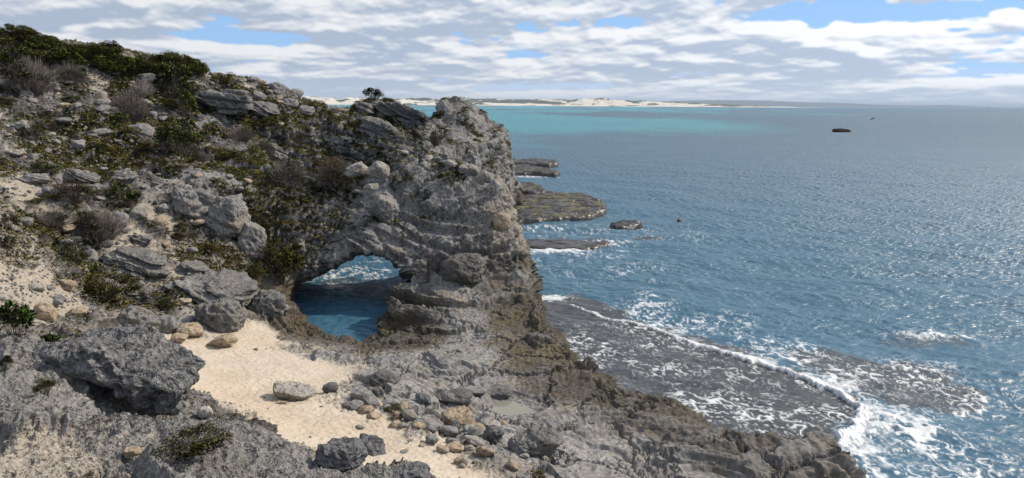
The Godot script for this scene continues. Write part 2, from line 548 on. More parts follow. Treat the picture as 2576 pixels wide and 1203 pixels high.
func shape_land() -> void:
	var n := LP.size()
	var col := PackedColorArray()
	col.resize(n)
	var kind := PackedByteArray()
	kind.resize(n)
	LC.resize(n)
	for i in n:
		var p := LP[i]
		var nn := LN[i]
		var cd := grid(CD, p.x, p.z)
		var cv := grid(CV_, p.x, p.z)
		var zb := grid(ZB, p.x, p.z)
		var zn := grid(ZN, p.x, p.z)
		var d := -p.z
		var pa := n_patch.get_noise_3dv(p)
		var mid := n_mid.get_noise_3dv(p)
		var gr := n_grain.get_noise_3dv(p)
		var sand := sstep(1.1, -0.9, zb + 1.8 * pa + 0.9 * mid + 0.8 * gr)
		var near := sstep(0.6, -0.6, zn)
		var low := sstep(3.4, 2.4, p.y) * sstep(48.0, 45.5, d) * (1.0 - near)
		var cliff := sstep(-24.0, -21.0, p.x) * sstep(42.0, 45.0, d) * (1.0 - low)
		var hill := (1.0 - low) * (1.0 - near) * (1.0 - cliff)
		var rock := 1.0 - sand
		var shore := sstep(-6.0, -0.5, maxf(cd - lean(p.y), -cv)) * sstep(5.0, 1.5, p.y)
		var rim := sstep(-3.0, -0.6, maxf(cd - lean(p.y), -cv)) * sstep(5.0, 1.5, p.y)
		# sand and soil that lie on the slope
		var flat := sstep(0.72, 0.93, nn.y)
		var drift := 0.0
		if hill > 0.0:
			var lowslope := sstep(52.0, 34.0, d) * sstep(-8.0, -14.0, p.x)
			drift = hill * sstep(0.02, 0.28, pa * 0.9 + mid * 0.45 + gr * 0.2 - 0.24 + 0.26 * lowslope)
			for q in sandy:
				drift = maxf(drift, sstep(1.2, 0.5, Vector2((p.x - q.x) / q.y, (p.z - q.z) / (q.y * 1.3)).length() + 0.7 * mid))
		if near > 0.0:
			drift = maxf(drift, near * 0.9 * sstep(-0.05, 0.25, pa + gr * 0.5 - 0.55 + 0.75 * sstep(14.5, 11.0, d) ))
		# ---- relief
		var m2 := n_mid.get_noise_3d(p.z, p.x, p.y)
		var wp := p + Vector3(mid, m2, mid - m2) * 0.55
		var bg := n_big.get_noise_3dv(p)
		var fi := n_fine.get_noise_3dv(p)
		var s := p.y * (1.0 - 0.2 * cliff) + p.x * (0.30 * cliff * sstep(-6.2, -6.8, p.x + 0.5 * p.y - 2.5) - 0.34 * cliff * sstep(-6.8, -6.2, p.x + 0.5 * p.y - 2.5)) + (p.x * 0.10 - p.z * 0.10) * near + 0.15 * pa + mid * 0.05
		var lay := n_lay.get_noise_1d(s * 1.7)
		var groove := 0.0
		if cliff > 0.3 and d < 54.0 and p.x > -17.0:
			var w2 := Vector2(p.x + 0.18 * mid, p.y + 0.18 * m2)
			for q in clefts:
				if q[2].has_point(w2):
					groove = maxf(groove, q[1] * (1.0 - sstep(0.0, 1.0, seg_dist(w2, q[0]).x / q[3])))
		var patchy := sstep(-0.25, 0.35, n_patch.get_noise_3d(p.x * 0.6 + 40.0, p.y * 0.9, p.z * 0.6))
		var ledge := (sstep(-0.10, 0.10, lay) + 0.45 * n_lay.get_noise_1d(s * 7.0 + 40.0) - 0.5) * (0.30 + 0.70 * patchy)
		var pit := n_pit.get_noise_3dv(wp) + 1.0
		var crk := n_crack.get_noise_3dv(p) + 1.0
		var disp := 0.0
		var steep := 1.0 - flat
		var b1 := 0.52 - (n_lump.get_noise_3d(wp.x, wp.y * 1.25, wp.z) + 1.0)
		var b2 := 0.52 - (n_lump.get_noise_3d(wp.x * 2.6 + 9.0, wp.y * 3.0, wp.z * 2.6) + 1.0)
		if rock > 0.001:
			var e := hill * (0.35 * bg + 0.80 * b1 + 0.36 * b2 + 0.22 * n_plate.get_noise_3dv(wp * 1.3) + 0.16 * mid + 0.10 * fi + 0.12 * ledge * steep)
			e *= 1.0 - 0.80 * drift * (1.0 - cliff)
			var slab := 1.0 - 0.62 * sstep(54.0, 50.0, d) * sstep(2.2, 3.2, p.y)
			e += cliff * (0.36 * bg + slab * (0.30 * b1 + 0.10 * b2 + 0.07 * mid + 0.06 * fi + 0.34 * n_plate.get_noise_3d(wp.x * 0.7, wp.y * 1.1, wp.z * 0.7) + 0.14 * n_plate.get_noise_3dv(wp * 2.1)) + 0.17 * ledge * (0.4 + 0.6 * steep) - 0.30 * (1.0 - sstep(0.0, 0.05, crk)) - 0.15 * (1.0 - sstep(0.12, 0.55, pit)) * (1.0 - 0.7 * patchy) - groove)
			if d < 47.5:
				e += cliff * sstep(-8.0, -4.0, p.x) * sstep(5.5, 3.0, p.y) * (0.25 * b2 + 0.14 * fi - 0.22 * (1.0 - sstep(0.12, 0.6, pit)))
			var ped := sstep(36.0, 39.0, d) * sstep(-9.5, -7.0, p.x)
			e += low * (0.10 * bg + 0.12 * b1 + 0.07 * mid + 0.015 * fi - 0.26 * (1.0 - sstep(0.0, 0.06, crk)) + 0.18 * (n_plate.get_noise_3dv(wp)) + (0.30 + 0.5 * ped) * ledge)
			e += low * rim * (0.10 * mid + 0.05 * fi - 0.16 * (1.0 - sstep(0.12, 0.6, pit)) + 0.16 * bg + 0.16 * b2 + 0.20 * ledge)
			e += near * (1.0 - 0.9 * drift) * (0.20 * bg + 0.20 * b1 + 0.08 * b2 + 0.08 * mid + 0.04 * fi + 0.42 * ledge - 0.20 * (1.0 - sstep(0.1, 0.5, pit)) * sstep(-0.15, 0.2, pa) - 0.12 * (1.0 - sstep(0.12, 0.6, n_pit.get_noise_3dv(wp * 1.7) + 1.0)) - 0.05 * (1.0 - sstep(0.12, 0.6, n_pit.get_noise_3dv(wp * 3.6) + 1.0)))
			disp += rock * e
		disp += sand * (0.09 * mid + 0.022 * fi + 0.02 * gr - 0.035 * (1.0 - sstep(0.1, 0.5, n_pit.get_noise_3d(wp.x * 1.1, 0.0, wp.z * 1.1) + 1.0)) * sstep(-0.1, 0.3, pa))
		p += nn * disp
		if cliff > 0.3:
			p += Vector3(nn.x, 0, nn.z) * 0.14 * ledge
		LP[i] = p
		# ---- what it is made of
		gr = n_grain.get_noise_3dv(p)
		pa = n_patch.get_noise_3dv(p)
		fi = n_fine.get_noise_3dv(p)
		var g := 0.275 + 0.03 * hill + 0.10 * pa + (0.11 - 0.05 * low) * gr + 0.06 * fi + 0.05 * low
		var c := Color(g * 1.01, g * 0.99, g * 0.955)
		var warm := sstep(0.12, 0.55, n_patch.get_noise_3d(p.x * 1.3 + 70.0, p.y * 1.3, p.z * 1.3))
		c = c.lerp(Color(0.42, 0.345, 0.25) * (1.0 + 0.3 * gr), warm * (0.35 * hill + 0.28 * cliff + 0.45 * low))
		c = c.lerp(Color(0.055, 0.055, 0.06), sstep(0.15, 0.6, -gr + 0.5 * n_mid.get_noise_3d(p.x + 31.0, p.y * 0.6, p.z)) * (0.75 - 0.5 * low))
		c = c.lerp(Color(0.44, 0.43, 0.41), sstep(0.25, 0.6, gr + 0.4 * mid) * (0.5 - 0.25 * low))
		# wave-washed zone: dark weed and ochre crust
		if shore > 0.01:
			var wet := sstep(0.05, 0.6, shore + 0.35 * pa) * sstep(3.3, 1.3, p.y + 0.6 * mid)
			c = c.lerp(Color(0.085, 0.072, 0.052) * (1.0 + 0.6 * gr), 0.85 * wet)
			c = c.lerp(Color(0.19, 0.145, 0.065), wet * 0.5 * sstep(0.0, 0.4, pa + 0.5 * gr))
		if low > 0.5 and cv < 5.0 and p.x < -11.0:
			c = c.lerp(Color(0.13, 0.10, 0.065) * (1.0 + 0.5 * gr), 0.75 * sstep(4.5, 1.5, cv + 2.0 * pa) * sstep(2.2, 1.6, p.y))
		var hs := Color(0.51, 0.455, 0.38) * (1.0 + 0.22 * gr + 0.12 * mid)
		c = c.lerp(hs, drift * sstep(-0.35, 0.05, gr + 0.6 * fi + 0.4))
		if hill > 0.0:
			# dark litter and soil between the stones
			var soil := sstep(-0.12, 0.16, n_veg.get_noise_3d(p.x * 2.2 + 60.0, p.y * 2.2, p.z * 2.2) + 0.3 * gr) * (1.0 - drift)
			soil = maxf(soil, sstep(0.05, 0.3, n_veg.get_noise_3dv(p) + 0.3 * gr - 0.3 * drift + 0.10 * sstep(38.0, 50.0, d)))
			c = c.lerp(Color(0.058, 0.048, 0.038) * (1.0 + 0.6 * gr), hill * 0.78 * soil)
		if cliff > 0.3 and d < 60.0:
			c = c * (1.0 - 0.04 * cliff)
			c = c.lerp(Color(0.46, 0.40, 0.31) * (1.0 + 0.3 * gr), 0.65 * cliff * sstep(-3.5, -0.5, p.x + 1.2 * pa) * sstep(-0.3, 0.15, gr + mid) * sstep(3.0, 4.5, p.y))  # seaward edge of the arch: sunlight painted into the rock as patchy pale cream
			var weed := sstep(5.2, 2.6, p.y + 1.3 * pa + 0.8 * mid) * sstep(-7.5, -4.5, p.x + 1.5 * pa)
			c = c.lerp(Color(0.085, 0.078, 0.070) * (1.0 + 0.7 * gr), 0.8 * cliff * weed)
			c = c.lerp(Color(0.24, 0.175, 0.075), cliff * weed * 0.7 * sstep(-1.0, 0.8, p.x) * sstep(-0.05, 0.3, gr + 0.5 * mid))
		c = c.lerp(Color(0.57, 0.505, 0.42).lerp(Color(0.52, 0.44, 0.35), 0.8 * sstep(-0.1, 0.45, n_patch.get_noise_3d(p.x * 0.7 + 20.0, 0.0, p.z * 0.7))) * (1.0 + 0.14 * gr + 0.10 * mid), sand)
		c.a = 1.0
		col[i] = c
		LC[i] = Color(sand, drift, hill, near)
		kind[i] = 0 if sand > 0.5 else (1 if near > 0.5 else (2 if low > 0.5 else (3 if cliff > 0.5 and d < 62.0 else (4 if cliff > 0.5 else 5))))
	lap("relief")
	LN = smooth_normals(LP, LT)
	lap("normals")
	var names := ["beach", "outcrop", "rock_shelf", "rock_arch", "headland", "hillside"]
	var mats := [mat_sand(), mat_pitted(), mat_rock(2.0), mat_rock(1.4), mat_rock(1.6), mat_rock(1.2)]
	var lists: Array[PackedInt32Array] = []
	for k in 6:
		lists.append(PackedInt32Array())
	for i in range(0, LT.size(), 3):
		var a := LT[i]
		lists[kind[a]].append_array(PackedInt32Array([a, LT[i + 1], LT[i + 2]]))
	for k in 6:
		var map := PackedInt32Array()
		map.resize(n)
		map.fill(-1)
		var vp := PackedVector3Array()
		var vn := PackedVector3Array()
		var vc := PackedColorArray()
		var ti := PackedInt32Array()
		var li := lists[k]
		ti.resize(li.size())
		for i in li.size():
			var v := li[i]
			if map[v] < 0:
				map[v] = vp.size()
				vp.append(LP[v])
				vn.append(LN[v])
				vc.append(col[v])
			ti[i] = map[v]
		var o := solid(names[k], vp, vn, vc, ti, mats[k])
		if k == 3:
			tag(o, "grey limestone sea arch with a ridged cliff above its opening", "rock arch")
		elif k == 4:
			tag(o, "tall pale headland cliff rising from the sea behind the arch", "headland")
		elif k == 1:
			tag(o, "pitted grey rock outcrop sloping down beside the sand in front", "rock outcrop")
		else:
			o.set_meta("kind", "structure")

func solid(called: String, vp: PackedVector3Array, vn: PackedVector3Array, vc: PackedColorArray, ti: PackedInt32Array, m: Material, parent: Node = self) -> MeshInstance3D:
	var arr := []
	arr.resize(Mesh.ARRAY_MAX)
	arr[Mesh.ARRAY_VERTEX] = vp
	if vn.size() > 0:
		arr[Mesh.ARRAY_NORMAL] = vn
	if vc.size() > 0:
		arr[Mesh.ARRAY_COLOR] = vc
	arr[Mesh.ARRAY_INDEX] = ti
	var me := ArrayMesh.new()
	me.add_surface_from_arrays(Mesh.PRIMITIVE_TRIANGLES, arr)
	return put(called, me, m, parent)
func put(called: String, me: Mesh, m: Material, parent: Node = self) -> MeshInstance3D:
	var o := MeshInstance3D.new()
	o.name = called
	o.mesh = me
	o.material_override = m
	parent.add_child(o, true)
	return o
func tag(o: Node, label: String, category: String, group: String = "") -> void:
	o.set_meta("kind", "thing")
	o.set_meta("label", label)
	o.set_meta("category", category)
	if group != "":
		o.set_meta("group", group)

# ------------------------------------------------------------------ materials
func noise_tex(seed_: int, freq: float, size: int, oct: int, kind: int = FastNoiseLite.TYPE_SIMPLEX_SMOOTH, ramp: Gradient = null) -> NoiseTexture2D:
	var t := NoiseTexture2D.new()
	var n := noise(seed_, freq, kind, FastNoiseLite.FRACTAL_FBM, oct)
	t.noise = n
	t.width = size
	t.height = size
	t.seamless = true
	t.generate_mipmaps = false
	if ramp:
		t.color_ramp = ramp
	return t
func two_tone(a: Color, b: Color) -> Gradient:
	var g := Gradient.new()
	g.set_color(0, a)
	g.set_color(1, b)
	return g
var tex_rock_h: NoiseTexture2D
var tex_rock_c: NoiseTexture2D
var tex_pit_h: NoiseTexture2D
var tex_sand_h: NoiseTexture2D
var tex_sand_c: NoiseTexture2D
func setup_textures() -> void:
	tex_rock_h = noise_tex(31, 0.018, 512, 6)
	tex_rock_c = noise_tex(32, 0.035, 512, 5, FastNoiseLite.TYPE_SIMPLEX_SMOOTH, two_tone(Color(0.60, 0.60, 0.61), Color(1, 1, 1)))
	tex_pit_h = noise_tex(35, 0.055, 512, 2, FastNoiseLite.TYPE_CELLULAR)
	(tex_pit_h.noise as FastNoiseLite).cellular_return_type = FastNoiseLite.RETURN_DISTANCE
	tex_sand_h = noise_tex(33, 0.02, 512, 6)
	tex_sand_c = noise_tex(34, 0.05, 512, 5, FastNoiseLite.TYPE_SIMPLEX_SMOOTH, two_tone(Color(0.84, 0.83, 0.82), Color(1, 1, 1)))
func mat_rock(metres: float) -> StandardMaterial3D:
	var m := StandardMaterial3D.new()
	m.vertex_color_use_as_albedo = true
	m.albedo_texture = tex_rock_c
	m.roughness = 0.92
	m.metallic_specular = 0.3
	m.uv1_triplanar = true
	m.uv1_world_triplanar = true
	m.uv1_scale = Vector3.ONE / (metres * 2.2)
	m.heightmap_enabled = true
	m.heightmap_texture = tex_rock_h
	m.heightmap_scale = 6.0 * metres
	return m
func mat_pitted() -> StandardMaterial3D:
	var m := mat_rock(0.9)
	m.heightmap_texture = tex_pit_h
	m.heightmap_scale = 9.0
	return m
func mat_sand() -> StandardMaterial3D:
	var m := StandardMaterial3D.new()
	m.vertex_color_use_as_albedo = true
	m.albedo_texture = tex_sand_c
	m.roughness = 0.95
	m.metallic_specular = 0.2
	m.uv1_triplanar = true
	m.uv1_world_triplanar = true
	m.uv1_scale = Vector3.ONE / 3.1
	m.heightmap_enabled = true
	m.heightmap_texture = tex_sand_h
	m.heightmap_scale = 4.0
	return m

# ------------------------------------------------------------------ sky
var s_low := noise(41, 1.0, FastNoiseLite.TYPE_SIMPLEX_SMOOTH, FastNoiseLite.FRACTAL_FBM, 3)
var s_mid := noise(46, 1.0, FastNoiseLite.TYPE_SIMPLEX_SMOOTH, FastNoiseLite.FRACTAL_FBM, 2)
var s_small := noise(42, 1.0, FastNoiseLite.TYPE_SIMPLEX_SMOOTH, FastNoiseLite.FRACTAL_FBM, 3)
var s_puff := noise(44, 1.0, FastNoiseLite.TYPE_CELLULAR, FastNoiseLite.FRACTAL_FBM, 3)
var s_warp := noise(43, 1.0, FastNoiseLite.TYPE_SIMPLEX_SMOOTH, FastNoiseLite.FRACTAL_FBM, 3)

func squash(el: float) -> float:
	return log(maxf(el, -1.0) + 2.6) * 2.6       # banks crowd together towards the horizon

func bank(az: float, el: float) -> float:
	# broad thickness of the cloud banks seen towards (azimuth, elevation) in degrees
	var a := deg_to_rad(az)
	var f := squash(el)
	var x := sin(a) * 4.4
	var z := -cos(a) * 4.4
	var w := s_warp.get_noise_3d(x * 1.2, f, z * 1.2)
	var n := s_low.get_noise_3d(x + w * 0.5, f * 0.85 + w * 0.35, z) * lerpf(0.75, 1.0, sstep(0.0, 5.0, el))
	n += 0.5 * s_mid.get_noise_3d(x * 2.3 + w, f * 1.7, z * 2.3)
	for q in sky_gaps:
		n += q[4] * exp(-pow((az - q[0]) / q[2], 2.0) - pow((el - q[1]) / q[3], 2.0))
	return n

func puffs(az: float, el: float) -> float:
	var a := deg_to_rad(az)
	var f := squash(el)
	var x := sin(a) * 20.0
	var z := -cos(a) * 20.0
	var w := s_warp.get_noise_3d(x * 0.4, f * 2.0, z * 0.4)
	return 0.5 - (s_puff.get_noise_3d(x + w, f * 3.6 + w, z) + 1.0) + 0.5 * s_small.get_noise_3d(x * 1.3, f * 5.0, z * 1.3)

# azimuth, elevation, half widths in degrees, how much thinner or thicker
var sky_gaps := [[-22.0, 4.85, 4.6, 0.42, -2.0], [-18.0, 5.1, 3.0, 0.3, -0.7], [8.6, 6.3, 1.7, 0.5, -1.0], [1.0, 6.2, 0.7, 0.4, -0.8], [29.0, 6.3, 5.0, 0.55, -1.1], [24.5, 6.9, 3.0, 0.4, -0.8], [33.5, 6.8, 3.5, 0.4, -0.8], [-4.5, 6.4, 8.0, 1.3, 0.6], [-32.0, 4.4, 6.0, 2.0, 0.5], [27.0, 4.3, 6.5, 0.9, 0.55], [10.0, 4.4, 7.0, 0.9, 0.25], [4.0, 2.3, 12.0, 0.45, 0.5], [21.0, 2.7, 7.0, 0.4, 0.4], [-20.0, 1.9, 9.0, 0.6, 0.5], [-12.0, 4.8, 4.0, 0.9, 0.3], [-30.0, 7.0, 9.0, 1.0, 0.5]]

func sky_color(az: float, el: float) -> Color:
	var e := maxf(el, 0.0)
	var c := Color(0.36, 0.60, 0.93).lerp(Color(0.20, 0.43, 0.85), sstep(3.0, 16.0, e)).lerp(Color(0.10, 0.24, 0.60), sstep(10.0, 80.0, e))
	c = c.lerp(Color(0.62, 0.73, 0.88), sstep(4.0, 0.0, e) * 0.8)
	var sun_away := absf(wrapf(az - SUN_AZ, -180.0, 180.0))
	var glow := exp(-pow(sun_away / 62.0, 2.0)) * exp(-pow((e - SUN_EL) / 58.0, 2.0))
	var step := 0.55 + 0.05 * e
	var n := bank(az, el)
	var n_up := bank(az + 0.3, el + step)
	var pf := puffs(az, el)
	var pf_up := puffs(az + 0.12, el + 0.16 + 0.012 * e)
	var rough := 0.44
	var t := n + rough * pf + 0.44
	var dens := sstep(-0.06, 0.10, t)
	var thick := sstep(0.0, 0.9, t)
	# tops of the banks catch the sun, their bases are blue-grey
	var lit := clampf(0.66 + (n - n_up) * 1.5 + (pf - pf_up) * 1.1 - 0.56 * thick, 0.0, 1.0)
	var cc := Color(0.46, 0.535, 0.665).lerp(Color(0.96, 0.965, 0.97), lit)
	cc = cc * (0.93 + 0.62 * glow)
	c = c * (1.0 + 0.4 * glow)
	c = c.lerp(cc, dens * 0.95)
	c = c.lerp(Color(0.68, 0.76, 0.87) * (1.0 + 0.3 * glow), sstep(3.0, 0.0, e) * 0.38)
	c.a = 1.0
	return c

func sky_image() -> Image:
	var w := 4096
	var h := 2048
	var img := Image.create(512, 256, false, Image.FORMAT_RGBF)
	for y in 256:
		var el := 90.0 - (y + 0.5) * 180.0 / 256.0
		for x in 512:
			if el < -6.0:
				img.set_pixel(x, y, Color(0.16, 0.24, 0.30))
			else:
				img.set_pixel(x, y, sky_color(pano_az((x + 0.5) / 512.0), el))
	img.resize(w, h, Image.INTERPOLATE_CUBIC)
	# the same sky again at full resolution where the lens looks
	var y0 := int((90.0 - 13.0) / 180.0 * h)
	var y1 := int((90.0 + 1.0) / 180.0 * h)
	var half := int(48.0 / 360.0 * w)
	for y in range(y0, y1):
		var el := 90.0 - (y + 0.5) * 180.0 / h
		for k in range(-half, half):
			img.set_pixel(posmod(k, w), y, sky_color((k + 0.5) / w * 360.0, el))
	return img
# the panorama's first column looks along -z; azimuth runs to the right (+x)
func pano_az(u: float) -> float:
	return wrapf(u * 360.0, -180.0, 180.0)

# ------------------------------------------------------------------ sea
var w_a := noise(51, 0.16, FastNoiseLite.TYPE_SIMPLEX_SMOOTH, FastNoiseLite.FRACTAL_FBM, 2)
var w_b := noise(52, 0.55, FastNoiseLite.TYPE_SIMPLEX_SMOOTH, FastNoiseLite.FRACTAL_RIDGED, 2)
var w_c := noise(53, 1.5, FastNoiseLite.TYPE_SIMPLEX_SMOOTH, FastNoiseLite.FRACTAL_RIDGED, 2)
var w_f := noise(54, 0.5, FastNoiseLite.TYPE_SIMPLEX_SMOOTH, FastNoiseLite.FRACTAL_FBM, 2)
var w_l := noise(56, 0.5, FastNoiseLite.TYPE_SIMPLEX_SMOOTH, FastNoiseLite.FRACTAL_NONE, 1)
var w_g := noise(55, 0.02, FastNoiseLite.TYPE_SIMPLEX_SMOOTH, FastNoiseLite.FRACTAL_FBM, 3)
var crest := PackedVector2Array()
var foam_spots := []
var reef_a := PackedVector2Array()
var reef_b := PackedVector2Array()

func spot(u: float, v: float, ru: float, rv: float, k: float) -> Array:
	var c := at_height(u, v, 0)
	var rx := absf(at_height(u + ru, v, 0).x - c.x)
	var rz := absf(at_height(u, v + rv, 0).z - at_height(u, v - rv, 0).z) * 0.5
	return [c.x, c.z, rx, rz, k]

func seg_dist(p: Vector2, line: PackedVector2Array) -> Vector3:
	# distance to a line, how far along it (0..1), which side
	var best := Vector3(1e9, 0, 0)
	for i in line.size() - 1:
		var a := line[i]
		var e := line[i + 1] - a
		var t := clampf((p - a).dot(e) / e.length_squared(), 0.0, 1.0)
		var q := p - a - e * t
		var dd := q.length()
		if dd < best.x:
			best = Vector3(dd, (i + t) / (line.size() - 1), signf(e.cross(p - a)))
	return best

func build_sea() -> void:
	crest = poly_h([[1440, 768, 0], [1516, 802, 0], [1590, 815, 0], [1661, 836, 0], [1754, 871, 0], [1884, 913, 0], [2000, 950, 0], [2076, 978, 0], [2135, 1012, 0], [2160, 1050, 0], [2112, 1113, 0]])
	reef_a = poly_h([[1320, 742, 0], [1450, 740, 0], [1540, 765, 0], [1600, 800, 0], [1700, 835, 0], [1850, 872, 0], [1960, 925, 0], [2060, 965, 0], [2150, 1010, 0], [2165, 1060, 0], [2100, 1130, 0], [1700, 1150, 0], [1300, 900, 0]])
	reef_b = poly_h([[1960, 895, 0], [2100, 885, 0], [2200, 905, 0], [2350, 920, 0], [2440, 965, 0], [2500, 1005, 0], [2430, 1030, 0], [2330, 1038, 0], [2230, 1015, 0], [2080, 955, 0]])
	var reef_c := poly_h([[790, 705, 0], [850, 700, 0], [960, 712, 0], [950, 730, 0], [840, 728, 0]])
	var reef_d := poly_h([[1300, 603, 0], [1420, 600, 0], [1530, 606, 0], [1540, 620, 0], [1420, 628, 0], [1310, 622, 0]])
	var reef_e := poly_h([[2210, 855, 0], [2300, 845, 0], [2420, 850, 0], [2430, 868, 0], [2320, 870, 0]])
	foam_spots = [spot(1400, 632, 110, 9, 1.0), spot(1530, 612, 60, 8, 0.7), spot(1380, 750, 50, 8, 1.0), spot(1450, 640, 200, 30, 0.30), spot(1600, 770, 120, 35, 0.42), spot(1750, 830, 190, 45, 0.52),
		spot(1950, 900, 180, 50, 0.58), spot(2120, 960, 130, 60, 0.66), spot(2250, 1050, 160, 60, 0.7), spot(2180, 1150, 100, 70, 0.78), spot(2400, 1170, 260, 70, 0.52), spot(2330, 845, 120, 12, 0.7), spot(2420, 950, 80, 40, 0.3),
		spot(1560, 880, 200, 70, 0.40), spot(1850, 1000, 240, 70, 0.42), spot(2000, 1070, 180, 60, 0.46), spot(1700, 960, 160, 50, 0.40), spot(840, 720, 45, 12, 0.85), spot(900, 690, 110, 45, 0.42), spot(860, 760, 110, 30, 0.22), spot(1400, 580, 160, 18, 0.35), spot(1560, 570, 90, 10, 0.3), spot(2450, 1040, 130, 20, 0.6),
		spot(1330, 445, 60, 4, 0.8), spot(2350, 980, 260, 90, 0.42), spot(1560, 690, 220, 45, 0.22), spot(2300, 1110, 300, 60, 0.45), spot(1640, 585, 160, 22, 0.28), spot(2280, 600, 60, 40, 0.12), spot(1420, 660, 110, 24, 0.25), spot(1700, 600, 130, 14, 0.2)]
	var reefs := [[reef_a, 1.0], [reef_b, 0.9], [reef_c, 0.7], [reef_d, 0.9], [reef_e, 0.6]]
	var boxes := []
	for q in reefs:
		var r := Rect2(q[0][0], Vector2.ZERO)
		for w in q[0]:
			r = r.expand(w)
		boxes.append(r.grow(3.0))
	var crest_box := Rect2(crest[0], Vector2.ZERO)
	for w in crest:
		crest_box = crest_box.expand(w)
	crest_box = crest_box.grow(7.0)
	var rows := PackedFloat32Array([6.0, 10.0, 13.0])
	var v := 1225.0
	while v > 263.2:
		var dep := atan((v - 262.0) / FOC) if false else deg_to_rad(11.18) + atan((v - CV) / FOC)
		if dep < 0.00055:
			break
		rows.append(14.0 / tan(dep))
		v -= 2.2
	rows.append(40000.0)
	rows.append(70000.0)
	var cols := PackedFloat32Array()
	for k in [-2.4, -1.7, -1.2, -0.95]:
		cols.append(k)
	var s := -0.80
	while s < 0.80:
		cols.append(s)
		s += 0.0021
	for k in [0.95, 1.2, 1.7, 2.4]:
		cols.append(k)
	var nr := rows.size()
	var nc := cols.size()
	var vp := PackedVector3Array()
	var vc := PackedColorArray()
	var ok := PackedByteArray()
	vp.resize(nr * nc)
	vc.resize(nr * nc)
	ok.resize(nr * nc)
	for r in nr:
		var d := rows[r]
		var dz := maxf(d * d / (14.0 * 660.0), d * 0.0024)
		var fa := clampf(6.0 / (3.0 * dz), 0.0, 1.0)
		var fb := clampf(1.8 / (2.5 * dz), 0.0, 1.0)
		var fc := clampf(0.7 / (2.0 * dz), 0.0, 1.0)
		for k in nc:
			var i := r * nc + k
			var x := cols[k] * (d * 0.985 + 2.5)
			var z := -d
			if d < 116.0 and x < 15.5 and x > -61.0 and grid(CD, x, z) < -2.0 and not (x > -20.0 and x < -4.0 and d > 35.5 and d < 64.0):
				vp[i] = Vector3(x, 0, z)
				continue
			ok[i] = 1
			var p := Vector2(x, z)
			# rotated so that crests run across the wind
			var a := x * 0.93 + z * 0.36
			var b := -x * 0.36 + z * 0.93
			var reef := 0.0
			var edge := 0.0
			if d < 130.0:
				for q in reefs.size():
					if boxes[q].has_point(p):
						var sd := sd_poly(p, reefs[q][0]) + 0.9 * w_f.get_noise_2d(x, z)
						reef = maxf(reef, reefs[q][1] * sstep(0.5, -0.6, sd))
			var calm := 1.0 - 0.65 * reef
			var ya := w_a.get_noise_2d(a * 0.45, b) * fa
			var yb := w_b.get_noise_2d(a * 0.5, b) * fb
			var yc := w_c.get_noise_2d(a * 0.7, b) * fc
			var y := 0.30 * ya * calm + 0.095 * yb * (0.3 + 0.7 * calm) + 0.018 * yc
			# foam
			var k0 := 0.02
			if d < 900.0:
				for q in foam_spots:
					var dx: float = (x - q[0]) / q[2]
					var dd: float = (z - q[1]) / q[3]
					var r2 := dx * dx + dd * dd
					if r2 < 4.0:
						k0 = maxf(k0, q[4] * exp(-r2 * 0.9))
			var foam := 0.0
			if d < 400.0:
				var wx := x + 0.8 * w_f.get_noise_2d(x * 1.7, z * 1.7)
				var wz := z + 0.8 * w_f.get_noise_2d(z * 1.7 + 50.0, x * 1.7)
				var aa := wx * 0.9 + wz * 0.43
				var bb := -wx * 0.43 + wz * 0.9
				var l1 := absf(w_l.get_noise_2d(aa * 0.75, bb * 0.95))
				var l2 := absf(w_l.get_noise_2d(aa * 1.5 + 33.0, bb * 1.9))
				var dense := sstep(-0.35, 0.35, w_f.get_noise_2d(x * 0.4 + 9.0, z * 0.4))
				var t1 := 0.05 + k0 * (0.10 + 0.25 * dense)
				foam = maxf((1.0 - sstep(t1 * 0.25, t1, l1)), (1.0 - sstep(t1 * 0.2, t1 * 0.8, l2)) * 0.7) * sstep(0.05, 0.45, k0 * (0.6 + 0.8 * dense))
				foam = maxf(foam, sstep(0.55, 0.95, k0 + 0.35 * w_f.get_noise_2d(x * 2.3, z * 2.3)))
				foam *= sstep(0.01, 0.12, k0)
			if crest_box.has_point(p):
				var cr := seg_dist(p, crest)
				var wide := lerpf(0.2, 1.1, cr.y)
				var off := cr.x * -cr.z + 0.35 * w_f.get_noise_2d(x * 1.3, z * 1.3)
				var on := sstep(-0.12, 0.08, off) * exp(-maxf(off, 0.0) / wide)
				foam = maxf(foam, sstep(0.25, 0.7, on + 0.5 * w_f.get_noise_2d(x * 2.0, z * 2.0) * (1.0 - on)))
				y += on * (0.10 + 0.13 * cr.y) * (1.0 + 0.6 * w_c.get_noise_2d(x * 2.0, z * 2.0))
			y += foam * 0.03
			# the water's own colour over sand, weed and reef
			var c := Color(0.036, 0.110, 0.178)
			var pg := w_g.get_noise_2d(x, z)
			var bay := w_g.get_noise_2d(x * 0.12 + 40.0, z * 0.06)
			# sand banks in the bay to the left and in patches farther out
			var bank_ := sstep(-0.16, 0.22, 0.26 - x / maxf(d, 1.0) + 0.45 * bay + 0.10 * pg) * sstep(-0.30, 0.15, bay + 0.25 * pg + 0.05) * sstep(170.0, 380.0, d + 160.0 * (bay + 0.5 * pg))
			c = c.lerp(Color(0.032, 0.270, 0.340), 0.85 * bank_)
			c = c.lerp(Color(0.046, 0.043, 0.042) * (1.0 + 0.5 * w_f.get_noise_2d(x, z)), reef * 0.9)
			c = c.lerp(Color(0.70, 0.73, 0.75), clampf(foam * 0.92, 0.0, 1.0))
			c.a = 1.0
			vc[i] = c
			vp[i] = Vector3(x, y, z)
	lap("sea points")
	var ti := PackedInt32Array()
	var limits := [40.0, 55.0, 75.0, 100.0, 135.0, 180.0, 240.0, 320.0, 430.0, 1e9]
